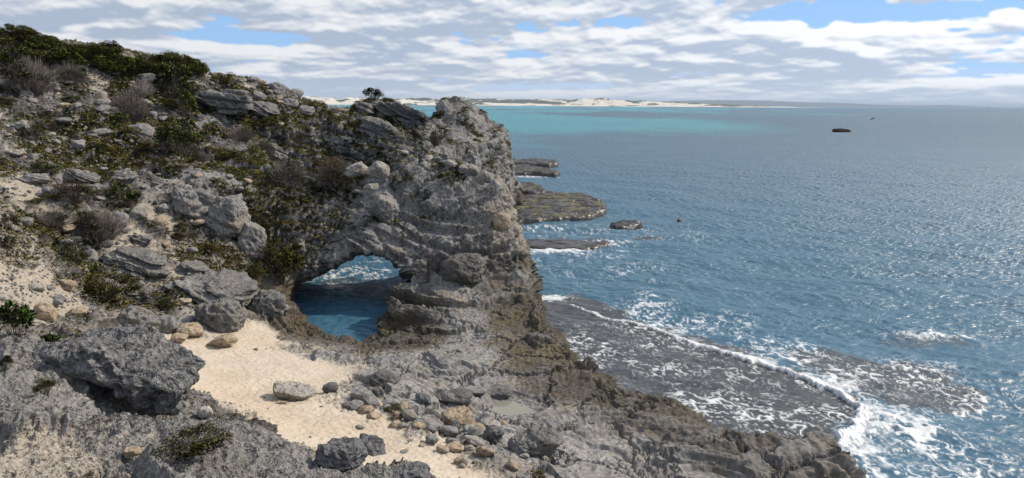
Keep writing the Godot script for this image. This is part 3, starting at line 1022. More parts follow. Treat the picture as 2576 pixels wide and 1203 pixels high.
	var starts := PackedInt32Array([0])
	for r in nr - 1:
		if rows[r] > limits[starts.size() - 1]:
			starts.append(ti.size())
		for k in nc - 1:
			var i := r * nc + k
			if ok[i] + ok[i + 1] + ok[i + nc] + ok[i + nc + 1] > 0:
				ti.append_array(PackedInt32Array([i, i + nc, i + 1, i + 1, i + nc, i + nc + 1]))
	starts.append(ti.size())
	var vn := smooth_normals(vp, ti)
	var relief := noise_tex(61, 0.02, 512, 4)
	var me := ArrayMesh.new()
	for k in starts.size() - 1:
		# the farther off, the more of the chop is left to fine relief
		var m := StandardMaterial3D.new()
		m.vertex_color_use_as_albedo = true
		m.roughness = 0.42
		m.metallic_specular = 0.45
		m.uv1_triplanar = true
		m.uv1_world_triplanar = true
		m.uv1_scale = Vector3(0.08, 0.08, 0.14)
		m.heightmap_enabled = true
		m.heightmap_texture = relief
		m.heightmap_scale = 8.0 + 7.0 * k
		var arr := []
		arr.resize(Mesh.ARRAY_MAX)
		arr[Mesh.ARRAY_VERTEX] = vp
		arr[Mesh.ARRAY_NORMAL] = vn
		arr[Mesh.ARRAY_COLOR] = vc
		arr[Mesh.ARRAY_INDEX] = ti.slice(starts[k], starts[k + 1])
		me.add_surface_from_arrays(Mesh.PRIMITIVE_TRIANGLES, arr)
		me.surface_set_material(k, m)
	var o := put("sea", me, null)
	o.set_meta("kind", "structure")
	lap("sea %d tris" % (ti.size() / 3))

# ------------------------------------------------------------------ loose rocks
var rng := RandomNumberGenerator.new()
var used_names := {}
func numbered(called: String) -> String:
	var k: int = used_names.get(called, 0)
	used_names[called] = k + 1
	return called if k == 0 else "%s_%03d" % [called, k]

var ball_dirs := {}
var ball_tris := {}
func ball(n: int) -> void:
	# a cube blown up to a sphere, n squares to an edge
	if ball_dirs.has(n):
		return
	var dirs := PackedVector3Array()
	var tris := PackedInt32Array()
	var seen := {}
	for face in 6:
		var ax := face / 2
		var sg := 1.0 if face % 2 == 0 else -1.0
		var ids := PackedInt32Array()
		for j in n + 1:
			for i in n + 1:
				var p := Vector3.ZERO
				p[ax] = sg
				p[(ax + 1) % 3] = tan((float(i) / n * 2.0 - 1.0) * PI / 4.0)
				p[(ax + 2) % 3] = tan((float(j) / n * 2.0 - 1.0) * PI / 4.0)
				var key := Vector3i((p * 10000.0).round())
				if not seen.has(key):
					seen[key] = dirs.size()
					dirs.append(p.normalized())
				ids.append(seen[key])
		for j in n:
			for i in n:
				var a := ids[j * (n + 1) + i]
				var b := ids[j * (n + 1) + i + 1]
				var c := ids[(j + 1) * (n + 1) + i]
				var d := ids[(j + 1) * (n + 1) + i + 1]
				if sg > 0:
					tris.append_array(PackedInt32Array([a, c, b, b, c, d]))
				else:
					tris.append_array(PackedInt32Array([a, b, c, b, d, c]))
	ball_dirs[n] = dirs
	ball_tris[n] = tris

# kinds: colour, roundness (0 angular .. 1 round), pits, layering
var rock_kinds := {
	"grey": [Color(0.31, 0.305, 0.295), 0.10, 0.35, 0.35], "dark": [Color(0.165, 0.16, 0.155), 0.22, 0.4, 0.4], "tan": [Color(0.46, 0.375, 0.27), 0.12, 0.25, 0.4], "pale": [Color(0.40, 0.38, 0.34), 0.08, 0.3, 0.45],
	"pitted": [Color(0.20, 0.205, 0.215), 0.3, 1.0, 0.2], "round": [Color(0.28, 0.275, 0.265), 0.30, 0.8, 0.15], "layered": [Color(0.235, 0.23, 0.22), 0.10, 0.45, 1.0], "brown": [Color(0.19, 0.15, 0.11), 0.5, 0.4, 0.4], "white": [Color(0.66, 0.64, 0.60), 0.4, 0.3, 0.1],
}
var rock_mats := {}
func rock_mesh(kind: String, size: Vector3, n: int, seed_: int) -> ArrayMesh:
	ball(n)
	var k: Array = rock_kinds[kind]
	var base: Color = k[0]
	rng.seed = seed_ * 7919 + 13
	var planes: Array[Vector3] = []
	var offs := PackedFloat32Array()
	for i in 11:
		var q := Vector3(rng.randfn(), rng.randfn(), rng.randfn()).normalized()
		planes.append(q)
		offs.append(rng.randf_range(0.58, 0.98))
	for q in [Vector3.UP, Vector3.DOWN]:
		planes.append((q + Vector3(rng.randf_range(-0.25, 0.25), 0, rng.randf_range(-0.25, 0.25))).normalized())
		offs.append(rng.randf_range(0.7, 0.85))
	var shift := Vector3(rng.randf_range(-90, 90), rng.randf_range(-90, 90), rng.randf_range(-90, 90))
	var dirs: PackedVector3Array = ball_dirs[n]
	var vp := PackedVector3Array()
	var vc := PackedColorArray()
	vp.resize(dirs.size())
	vc.resize(dirs.size())
	var big := maxf(size.x, maxf(size.y, size.z))
	var round_: float = k[1]
	for i in dirs.size():
		var d := dirs[i]
		var r := 9.0
		var r2 := 9.0
		for j in planes.size():
			var c := d.dot(planes[j])
			if c > 0.05:
				var t := offs[j] / c
				if t < r:
					r2 = r
					r = t
				elif t < r2:
					r2 = t
		r -= 0.03 * (1.0 - sstep(0.0, 0.10, r2 - r))
		r = lerpf(minf(r, 1.15), 0.92, round_)
		var p := d * r * size * 0.5
		var w := p + shift
		var a := n_mid.get_noise_3dv(w * (1.6 / big))
		var pit := n_pit.get_noise_3dv(w * (2.2 / sqrt(big))) + 1.0
		var lay := n_lay.get_noise_1d((w.y + 0.3 * w.x + a * big * 0.08) * 5.5 / sqrt(big))
		var fi := n_fine.get_noise_3dv(w * 1.4)
		var gr := n_grain.get_noise_3dv(w)
		var e: float = 0.09 * a - 0.17 * k[2] * (1.0 - sstep(0.12, 0.6, pit)) + 0.12 * k[3] * (sstep(-0.06, 0.06, lay) - 0.5) + 0.06 * fi
		p += d * e * minf(big, size.y * 1.8) * 0.62
		vp[i] = p
		var g := 1.0 + 0.42 * gr + 0.25 * n_patch.get_noise_3dv(w * 2.0) + 0.12 * fi
		var c := base * g
		c = c.lerp(Color(0.055, 0.055, 0.058), 0.6 * sstep(0.2, 0.55, -gr + 0.5 * n_mid.get_noise_3dv(w * 2.3)))
		c = c.lerp(Color(0.42, 0.35, 0.26) if kind == "grey" or kind == "round" else Color(0.45, 0.44, 0.42), 0.45 * sstep(0.15, 0.5, n_patch.get_noise_3dv(w * 1.7 + Vector3(9, 9, 9))))
		c.a = 1.0
		vc[i] = c
	var tris: PackedInt32Array = ball_tris[n]
	var vn := smooth_normals(vp, tris)
	var arr := []
	arr.resize(Mesh.ARRAY_MAX)
	arr[Mesh.ARRAY_VERTEX] = vp
	arr[Mesh.ARRAY_NORMAL] = vn
	arr[Mesh.ARRAY_COLOR] = vc
	arr[Mesh.ARRAY_INDEX] = tris
	var me := ArrayMesh.new()
	me.add_surface_from_arrays(Mesh.PRIMITIVE_TRIANGLES, arr)
	return me

# base point in the picture, width and height there; the real size follows from where that point lies on the ground
func rock(called: String, u: float, v: float, w: float, h: float, kind: String, label: String, tilt: float = 0.0, deep: float = 0.85, sink: float = 0.22, group: String = "") -> MeshInstance3D:
	var g := ground_at(u, v)
	var m := (g - EYE).dot(-cbasis.z) / FOC
	var size := Vector3(w * m, h * m * 1.12, w * m * deep)
	size.y = maxf(size.y, size.x * 0.22)
	var px := w * 0.4
	var n := clampi(int(px / 1.9), 9, 40)
	var o := put(numbered(called), rock_mesh(kind, size, n, int(u * 3 + v * 5)), rock_mats["small" if size.x < 1.4 else "large"])
	o.position = g + Vector3(0, size.y * (0.5 - sink), -size.z * 0.32)
	rng.seed = int(u * 11 + v)
	o.basis = Basis.from_euler(Vector3(rng.randf_range(-0.12, 0.12), rng.randf_range(-0.3, 0.3), deg_to_rad(-tilt)))
	tag(o, label, "rock", group)
	remember(o.position, label)
	if kind == "pitted" or kind == "round":
		o.material_override = rock_mats["pitted"]
	return o

# what stands where, so that a small thing can be told by its neighbour
var anchors := []
var used_labels := {}
func remember(at: Vector3, label: String) -> void:
	var short := label
	for w in [" right of", " left of", " standing", " lying", " sitting", " growing", " hanging", " running", " lodged", " leaning", " tilted", " crowning", " spilling", " at ", " on ", " in ", " between", " beside", " below", " above", " with ", " of ", " right of", " left of", " behind", " under", " high ", " among", " across", " just", " along"]:
		var k := short.find(w)
		if k > 0:
			short = short.substr(0, k)
	if short.split(" ").size() >= 3:
		anchors.append([at, short])
func screen(p: Vector3) -> Vector2:
	var q := cbasis.inverse() * (p - EYE)
	return Vector2(q.x, -q.y) / -q.z * FOC
func beside(what: String, at: Vector3) -> String:
	var a := screen(at)
	var order := []
	for q in anchors:
		order.append([a.distance_squared_to(screen(q[0])), q])
	order.sort_custom(func(x, y): return x[0] < y[0])
	var label := ""
	for k in mini(9, order.size()):
		var d: Vector2 = a - screen(order[k][1][0])
		var way := ("right of" if d.x > 0 else "left of") if absf(d.x) > absf(d.y) else ("below" if d.y > 0 else "above")
		label = "%s %s the %s" % [what, way, order[k][1][1]]
		if not used_labels.has(label):
			break
	used_labels[label] = true
	return label

func build_rocks() -> void:
	rock_mats["small"] = mat_rock(0.5)
	rock_mats["large"] = mat_rock(1.0)
	rock_mats["pitted"] = mat_pitted()
	var B := "boulders at the back of the beach"
	var R := "stones of the rubble pile on the shelf"
	var S := "rocks on the hillside"
	var C := "boulders along the crest"
	var A := "blocks on the arch"
	var rows := [
		["boulder", 548, 830, 132, 96, "round", "largest round pitted grey boulder standing at the back of the beach", 0, B],
		["boulder", 662, 794, 92, 84, "round", "round grey boulder between the largest beach boulder and the cove", 8, B],
		["boulder", 326, 832, 108, 78, "round", "grey boulder with a sandy foot beside the overhanging pitted block", 0, B],
		["rock", 405, 838, 62, 52, "grey", "jagged grey rock between two beach boulders and a tan slab", -10, B],
		["rock", 466, 848, 76, 38, "tan", "low tan rock with crumbling edges left of the round boulder", 5, B],
		["rock", 446, 866, 50, 20, "tan", "small flat tan stone on the sand below the low tan rock", 0, B],
		["rock_slab", 552, 880, 88, 30, "tan", "long flat tan slab lying alone on the back of the sand", -8, B],
		["rock_slab", 722, 1010, 126, 30, "pale", "pale eroded slab lying in the middle of the sand", 18, B],
		["rock", 706, 1017, 26, 12, "tan", "tiny tan stone at the foot of the pale eroded slab", 0, B],
		["rock", 829, 991, 36, 29, "dark", "small dark layered stone alone on the sand", 0, B],
		["rock", 968, 973, 80, 38, "dark", "dark flat rock at the landward corner of the rubble pile", 4, R],
		["rock", 914, 1018, 72, 44, "grey", "elongated grey stone at the sandy end of the rubble pile", 22, R],
		["rock", 951, 1005, 34, 38, "dark", "dark upright stone behind the elongated grey stone", 0, R],
		["rock", 929, 990, 13, 26, "tan", "small upright tan stone beside the dark upright stone", 0, R],
		["rock", 882, 1032, 55, 22, "grey", "low pale grey stone nearest the sandy side of the rubble", 6, R],
		["rock", 920, 1042, 42, 20, "tan", "pinkish tan stone beside the low pale grey stone", 0, R],
		["rock", 937, 1058, 48, 19, "tan", "flat whitish tan stone at the sandy edge of the rubble", 5, R],
		["rock", 995, 1062, 32, 25, "tan", "tan wedge stone standing beside the flat grey rubble slab", -12, R],
		["rock", 1014, 1041, 34, 27, "tan", "orange tan stone in the upper rubble beside a green tuft", 0, R],
		["rock_slab", 977, 1033, 48, 20, "grey", "flat grey slab behind the green tuft in the rubble", 0, R],
		["rock_slab", 1031, 1068, 46, 30, "grey", "smooth grey slab leaning beside the tan wedge stone", 14, R],
		["rock", 1064, 1025, 50, 35, "pitted", "pitted pale grey stone in front of the long dark slab", 0, R],
		["rock_slab", 1148, 1019, 112, 32, "dark", "long dark slab lying across the head of the rubble pile", -4, R],
		["rock_slab", 1188, 1001, 68, 22, "grey", "flat grey slab lying behind the long dark slab", 3, R],
		["rock", 1253, 1008, 70, 28, "dark", "dark egg-shaped rock lying in the tide pool", -4, R],
		["boulder", 1151, 1065, 88, 50, "tan", "largest tan block in the middle of the rubble pile", 4, R],
		["rock_slab", 1089, 1047, 46, 28, "dark", "dark slab tilted against the largest tan block", 32, R],
		["rock_slab", 1082, 1070, 54, 26, "grey", "pale grey slab tilted towards the sand below the dark slab", 24, R],
		["rock", 1144, 1083, 31, 34, "pitted", "upright pitted grey stone below the largest tan block", 0, R],
		["rock", 1133, 1098, 50, 27, "grey", "angular grey stone below the upright pitted stone", 0, R],
		["rock", 1201, 1074, 40, 20, "tan", "orange tan stone between the tan block and the pale rounded stone", 8, R],
		["rock", 1235, 1073, 46, 18, "pale", "pale rounded stone at the foot of the tide pool", 12, R],
		["rock", 1178, 1088, 36, 22, "pale", "pale grey cobble left of the tall dark pitted rock", 0, R],
		["boulder", 1237, 1126, 58, 60, "pitted", "tall dark pitted rock standing at the seaward side of the rubble", 20, R],
		["rock", 1197, 1106, 46, 31, "grey", "grey stone leaning against the tall dark pitted rock", -14, R],
		["rock_slab", 1197, 1128, 64, 24, "pale", "pale slab lying at the foot of the tall dark pitted rock", 12, R],
		["rock", 1221, 1161, 46, 33, "tan", "cream squared block at the lower end of the rubble", 8, R],
		["rock", 1181, 1142, 28, 19, "pale", "whitish cobble beside the cream squared block", 0, R],
		["rock", 1139, 1142, 50, 21, "tan", "flat tan stone at the lower sandy edge of the rubble", 10, R],
		["rock", 1112, 1146, 36, 18, "tan", "tan stone lying on the sand below the flat tan stone", 0, R],
		["rock", 1151, 1170, 22, 24, "tan", "small tan stone leaning towards the cream block", 18, R],
		["rock", 1169, 1176, 20, 23, "pale", "narrow cream stone leaning on the small tan stone", 24, R],
		["rock", 1088, 1124, 35, 24, "grey", "grey and tan stone half buried at the sandy edge of the rubble", 10, R],
		["rock", 1136, 1122, 34, 22, "grey", "grey cobble below the angular grey stone", 0, R],
		["rock", 992, 1082, 28, 19, "tan", "orange stone on the sand left of the small grey pair", 0, R],
		["rock", 1011, 1086, 21, 16, "grey", "small grey stone beside the orange stone on the sand", 0, R],
		["rock", 1052, 1090, 32, 14, "tan", "thin tan stone in the sand beside a flat grey slab", 0, R],
		["rock_slab", 1091, 1095, 40, 18, "grey", "flat grey slab sunk among the lower rubble", 12, R],
		["rock_slab", 1289, 1190, 42, 22, "tan", "narrow cream slab tilted on the shelf at the very end of the rubble", 34, R],
		["rock", 1320, 1170, 26, 10, "pale", "thin pale stone under the edge of the big dark slab", 8, R],
		["rock_slab", 1343, 1160, 132, 52, "layered", "big dark undercut slab lying on the shelf beyond the rubble", -6, R],
		["boulder", 933, 1143, 78, 54, "pitted", "black pitted block standing alone on the near sand", 22, B],
		["boulder", 836, 1196, 150, 84, "pitted", "broad black pitted rock at the foot of the near outcrop", 6, B],
		["boulder", 1026, 1212, 110, 40, "pitted", "low black pitted rock at the bottom edge of the sand", 0, B],
		["rock", 512, 1064, 38, 34, "white", "white chalky stone beside dry twigs on the near outcrop", 0, B],
		["rock", 322, 1140, 42, 36, "tan", "yellowish eroded stump of rock on the near outcrop", 0, B],
		["boulder", 109, 812, 66, 58, "tan", "tan eroded boulder below the left sandy path", 10, S],
		["rock", 187, 815, 48, 24, "tan", "smooth tan stone right of the tan eroded boulder", -6, S],
		["boulder", 156, 722, 56, 32, "tan", "angular tan rock on the sandy bench at the left", 12, S],
		["boulder", 218, 660, 38, 40, "grey", "pointed grey rock standing at the end of the dark ledge", 0, S],
		["rock", 151, 616, 42, 18, "pale", "pale flat stone below the grey twiggy bush", 0, S],
		["rock", 446, 784, 58, 24, "tan", "tan ledge stone behind the round beach boulder", 0, S],
		["rock", 300, 738, 44, 28, "grey", "grey rock in the green mat below the dark ledge", 0, S],
		["rock_ledge", 311, 694, 200, 62, "layered", "dark layered ledge of rock above the green mat", 2, S],
		["rock_ledge", 497, 756, 232, 62, "layered", "long layered ledge running behind the round beach boulder", 4, S],
		["boulder", 598, 740, 52, 66, "grey", "grey block at the seaward end of the long layered ledge", 0, S],
		["rock_ledge", 470, 690, 90, 34, "layered", "small dark layered knob above the long ledge", 0, S],
		["rock_ledge", 345, 625, 70, 26, "layered", "crumbling layered knob on the sandy spur", 0, S],
		["boulder", 73, 464, 74, 30, "grey", "flat-topped grey block beside the left sandy patch", 0, S],
		["boulder", 120, 503, 42, 32, "grey", "grey block below the flat-topped grey block", 0, S],
		["rock", 137, 450, 27, 24, "grey", "small grey block at the left end of the long slope slab", 0, S],
		["rock_slab", 199, 470, 94, 36, "layered", "wide weathered slab in the middle of the left slope", 4, S],
		["rock_slab", 187, 502, 64, 22, "grey", "thin overhanging slab below the wide weathered slab", 8, S],
		["rock_slab", 292, 480, 78, 42, "layered", "tilted pale slab right of the wide weathered slab", -14, S],
		["boulder", 288, 566, 54, 38, "grey", "left grey boulder of three sitting in a row on the slope", 0, S],
		["boulder", 343, 566, 46, 44, "pale", "middle pale boulder of three sitting in a row on the slope", 0, S],
		["boulder", 398, 578, 44, 34, "tan", "right tan boulder of three sitting in a row on the slope", 14, S],
		["boulder", 409, 536, 36, 31, "grey", "rounded grey rock in the gully left of the bluff", 0, S],
		["rock_slab", 26, 398, 54, 20, "pale", "pale slab at the left edge of the slope", 0, S],
		["rock", 76, 411, 28, 27, "grey", "grey stone right of the pale edge slab", 0, S],
		["boulder", 192, 386, 36, 31, "grey", "pyramid-shaped grey rock high on the left slope", 0, S],
		["boulder", 345, 347, 62, 42, "grey", "broad grey rock in the centre of the upper slope", 6, S],
		["rock", 365, 282, 32, 18, "grey", "grey stone beside the dead branches on the upper slope", 0, S],
		["boulder", 125, 236, 46, 24, "grey", "grey rock under the shrubs near the crest", 0, S],
		["boulder", 40, 331, 50, 28, "pale", "pale rock at the left edge below the shrubs", -10, S],
		["rock_slab", 467, 348, 54, 18, "pale", "pale flat stone below the bright green bush", 4, S],
		["boulder", 562, 306, 156, 60, "layered", "broad smooth rock hump right of the upper slope", -6, S],
		["bluff", 455, 545, 92, 110, "grey", "left lobe of the grey rock bluff above the gully", 0, S],
		["bluff", 560, 600, 124, 136, "grey", "tall grey rock bluff with a steep flat face", 6, S],
		["bluff", 624, 640, 84, 120, "grey", "shadowed right shoulder of the grey rock bluff", 10, S],
		["boulder", 660, 300, 90, 36, "layered", "layered rock on the slope below the crest boulders", 10, S],
		["boulder", 680, 384, 80, 36, "layered", "rock half hidden under mats below the layered rock", 12, S],
		["boulder", 826, 378, 50, 44, "pale", "rounded pale rock among the bushes above the arch", 0, S],
		["boulder", 82, 108, 46, 15, "pale", "pale squared blocks on the crest at the far left", 0, C],
		["boulder", 547, 203, 40, 18, "pale", "pale smooth boulder on the crest beside the low bush", 10, C],
		["boulder", 500, 194, 44, 14, "pale", "flat pale boulder at the end of the green crest", 8, C],
		["boulder", 596, 206, 50, 18, "pale", "long pale boulder on the crest right of the low bush", 10, C],
		["boulder", 636, 214, 40, 20, "grey", "grey boulder on the crest above the layered rock", 14, C],
		["boulder", 688, 241, 50, 34, "grey", "biggest grey boulder on the crest", 18, C],
		["boulder", 718, 238, 22, 26, "grey", "upright boulder with a knob on top at the crest", 0, C],
		["boulder", 743, 254, 34, 26, "grey", "grey boulder right of the upright crest boulder", 16, C],
		["boulder", 765, 256, 22, 16, "pale", "small pale boulder at the falling end of the crest", 12, C],
		["boulder", 786, 262, 30, 18, "pale", "pale boulder right of the small one at the crest end", 8, C],
		["boulder", 802, 269, 26, 14, "pale", "last pale boulder of the crest beside the sandy saddle", 8, C],
		["boulder", 768, 291, 42, 26, "grey", "grey boulder below the end of the crest", 12, C],
		["boulder", 722, 270, 44, 26, "grey", "grey boulder below the biggest crest boulder", 10, C],
		["boulder", 640, 250, 46, 24, "grey", "grey boulder under the crest beside a dark shrub", 8, C],
		["boulder", 823, 284, 26, 13, "grey", "left of three low rocks across the sandy saddle", 0, C],
		["boulder", 843, 288, 26, 16, "grey", "middle of three low rocks across the sandy saddle", 0, C],
		["boulder", 866, 288, 26, 15, "grey", "right of three low rocks across the sandy saddle", 0, C],
		["rock_ledge", 915, 300, 60, 34, "layered", "layered rock at the landward side of the shrub-topped knoll", 6, C],
		["rock_ledge", 1000, 300, 130, 46, "layered", "layered tilted rock with the dark shrub on its back", 14, C],
		["rock_ledge", 935, 335, 110, 50, "layered", "grey layered step below the shrub-topped knoll", 8, C],
		["boulder", 890, 446, 70, 46, "pale", "pale weathered boulder left of a pair above the arch", 0, A],
		["boulder", 946, 448, 54, 56, "pale", "pale weathered boulder right of a pair above the arch", 0, A],
		["boulder", 965, 550, 84, 74, "grey", "grey block lodged in the cleft above the arch opening", 34, A],
		["rock", 896, 490, 44, 22, "pale", "pale stone lying on the mat below the boulder pair", 0, A],
		["rock", 934, 482, 44, 28, "pale", "pale jagged stone above the lodged grey block", -14, A],
		["boulder", 1168, 716, 112, 98, "dark", "dark squared block at the foot of the arch pillar", 4, A],
		["rock_slab", 1100, 700, 48, 64, "dark", "dark leaning slab beside the squared block at the pillar foot", 22, A],
		["rock", 1052, 404, 64, 26, "pale", "pale jagged rock on the ridge of the arch", 10, A],
		["rock", 1182, 446, 56, 34, "pale", "pale jagged rock near the seaward end of the arch ridge", 18, A],
		["rock", 1216, 464, 48, 40, "pale", "cream weathered rock at the seaward end of the arch ridge", 24, A],
		["rock", 1240, 500, 40, 48, "pale", "cream rock stepping down the seaward edge of the arch", 30, A],
		["rock", 1262, 590, 44, 50, "tan", "yellowish weathered rib low on the seaward edge of the arch", 30, A],
		["rock", 1000, 396, 66, 22, "pale", "flat pale rock at the landward end of the arch ridge", 4, A],
		["rock", 1130, 430, 60, 34, "pale", "pale split rock on the seaward ridge of the arch", 20, A],
	]
	for q in rows:
		var deep := 0.85
		var sink := 0.28
		if q[0] == "rock_ledge":
			deep = 0.7
			sink = 0.3
		elif q[0] == "bluff":
			deep = 0.9
			sink = 0.30
		elif q[0] == "rock_slab":
			deep = 0.75
			sink = 0.15
		rock(q[0], q[1], q[2], q[3], q[4], q[5], q[6], q[7], deep, sink, q[8])
	lap("named rocks")
	# stones nobody can tell apart: a few shapes, many places
	var protos: Array[ArrayMesh] = []
	var kinds := ["grey", "pale", "grey", "layered", "tan", "grey", "dark", "pale"]
	for k in 8:
		protos.append(rock_mesh(kinds[k], Vector3(1.0, rng.randf_range(0.45, 0.75), 0.85), 7, 900 + k))
	rng.seed = 4242
	var count := 0
	var tries := 0
	while count < 165 and tries < 6000:
		tries += 1
		var u := rng.randf_range(0, 760)
		var v := rng.randf_range(170, 800)
		if count < 12:
			u = rng.randf_range(900, 1330)
			v = rng.randf_range(1010, 1180)
		var g := ground_at(u, v)
		var zb := grid(ZB, g.x, g.z)
		if g.y < 1.0 or (zb < 0.3 and count >= 12) or grid(ZN, g.x, g.z) < 0.3 or (g.z < -42.0 and g.x > -19.0):
			continue
		if n_patch.get_noise_2d(g.x * 0.8, g.z * 0.8) < -0.12 and count >= 12:
			continue
		var m := (g - EYE).length() / FOC
		var size := m * rng.randf_range(11, 26) * (1.0 if rng.randf() < 0.8 else 1.5)
		var k := rng.randi() % 8
		var o := put(numbered("stone"), protos[k], rock_mats["small"])
		o.position = g + Vector3(0, size * 0.10, 0)
		o.basis = Basis.from_euler(Vector3(rng.randf_range(-0.3, 0.3), rng.randf() * TAU, rng.randf_range(-0.3, 0.3))).scaled_local(Vector3(size, size * rng.randf_range(0.7, 1.1), size))
		var low := count < 12
		var tone: String = ["grey", "pale", "grey", "layered", "tan", "grey", "dark", "pale"][k]
		tag(o, beside("small %s stone" % tone, o.position), "stone", "small stones in the rubble pile" if low else "small stones scattered on the slope")
		count += 1
	# gravel and chips too small to pick apart
	var mm := MultiMesh.new()
	mm.transform_format = MultiMesh.TRANSFORM_3D
	mm.mesh = rock_mesh("grey", Vector3(1, 0.6, 0.8), 4, 77)
	var xf: Array[Transform3D] = []
	for k in 60000:
		var i := rng.randi() % LP.size()
		var c := LC[i]
		var p := LP[i]
		var want := c.b * 0.75 * (1.0 - c.r) + c.a * 0.5 * sstep(-0.1, 0.3, n_patch.get_noise_2d(p.x, p.z)) + c.r * 0.006
		if p.z > -46.0 and p.y < 3.4:
			want += 0.10 * (1.0 - c.r) * sstep(0.1, 0.4, n_patch.get_noise_2d(p.x, p.z))
		if rng.randf() > want:
			continue
		var dd := (p - EYE).length()
		var sz := dd * rng.randf_range(0.0016, 0.0046) * (1.6 if rng.randf() < 0.12 else 1.0)
		if c.a > 0.5:
			sz *= 0.8
		xf.append(Transform3D(Basis.from_euler(Vector3(rng.randf() * TAU, rng.randf() * TAU, 0)) * Basis.from_scale(Vector3.ONE * sz), p + LN[i] * sz * 0.15))
	mm.instance_count = xf.size()
	for k in xf.size():
		mm.set_instance_transform(k, xf[k])
	var mi := MultiMeshInstance3D.new()
	mi.name = "rubble"
	mi.multimesh = mm
	mi.material_override = rock_mats["small"]
	add_child(mi)
	tag(mi, "loose grey rubble and stone chips strewn over the slope and outcrop", "rubble")
	mi.set_meta("kind", "stuff")
	lap("rocks, %d chips" % xf.size())

# the big undercut block in front: a thick pitted wedge that leans out over its own shadow
func build_overhang() -> void:
	ball(90)
	var g := ground_at(300, 1000)
	var c := at_depth(322, 905, -g.z + 0.3)
	var m := (c - EYE).dot(-cbasis.z) / FOC
	var dirs: PackedVector3Array = ball_dirs[90]
	var vp := PackedVector3Array()
	var vc := PackedColorArray()
	vp.resize(dirs.size())
	vc.resize(dirs.size())
	# outline in the plane across the view, in metres from the middle: upper left crest to lower right foot
	var outline := PackedVector2Array()
	for q in [[205, 842], [262, 828], [335, 836], [362, 870], [420, 900], [466, 925], [503, 958], [480, 982], [470, 1022], [428, 1036], [395, 1010], [350, 962], [285, 920], [230, 905], [150, 880], [135, 850]]:
		outline.append(Vector2((q[0] - 322) * m * 0.90, -(q[1] - 905) * m * 0.92))
	for i in dirs.size():
		var d := dirs[i]
		var flat := Vector2(d.x, d.y)
		var l := flat.length()
		var r := 0.3
		if l > 1e-4:
			var f := flat / l
			for j in outline.size():
				var hit = Geometry2D.segment_intersects_segment(Vector2.ZERO, f * 20.0, outline[j], outline[(j + 1) % outline.size()])
				if hit != null:
					r = maxf(r, (hit as Vector2).length())
		var thick := 1.15
		var p := Vector3(flat.x * r, flat.y * r, d.z * thick)
		# square the section off: slab-like rather than round
		p.x *= lerpf(1.0, 1.0 / maxf(l, 0.55), 0.75)
		p.y *= lerpf(1.0, 1.0 / maxf(l, 0.55), 0.75)
		vp[i] = p
	var vn := smooth_normals(vp, ball_tris[90])
	for i in vp.size():
		var p := vp[i]
		var w := p + c
		var ww := w + Vector3(n_mid.get_noise_3dv(w * 2.0), n_mid.get_noise_3dv(w * 2.0 + Vector3(7, 0, 0)), n_mid.get_noise_3dv(w * 2.0 + Vector3(0, 7, 0))) * 0.2
		var pit := n_pit.get_noise_3dv(ww * 1.5) + 1.0
		var pit2 := n_pit.get_noise_3dv(ww * 3.6) + 1.0
		var a := n_mid.get_noise_3dv(w * 1.5)
		var b := n_lump.get_noise_3dv(w * 2.0) + 1.0
		p += vn[i] * (0.20 * a + 0.22 * (0.5 - b) - 0.19 * (1.0 - sstep(0.12, 0.6, pit)) - 0.085 * (1.0 - sstep(0.12, 0.6, pit2)))
		vp[i] = p
		w = p + c
		var gr := n_grain.get_noise_3dv(w * 1.5)
		var v := 0.22 * (1.0 + 0.5 * gr + 0.3 * a)
		var col := Color(v * 0.98, v, v * 1.02)
		col = col.lerp(Color(0.06, 0.06, 0.065), 0.6 * sstep(0.1, 0.5, n_mid.get_noise_3dv(w * 3.0 + Vector3(5, 5, 5)) - gr * 0.4))
		col = col.lerp(Color(0.40, 0.40, 0.39), 0.55 * sstep(0.1, 0.45, gr + 0.3 * a))
		vc[i] = col
	var tris: PackedInt32Array = ball_tris[90]
	var o := solid("overhanging_block", vp, smooth_normals(vp, tris), vc, tris, mat_pitted())
	o.position = c
	tag(o, "big pitted grey block leaning out over a dark hollow beside the sand", "rock")
	lap("overhang")

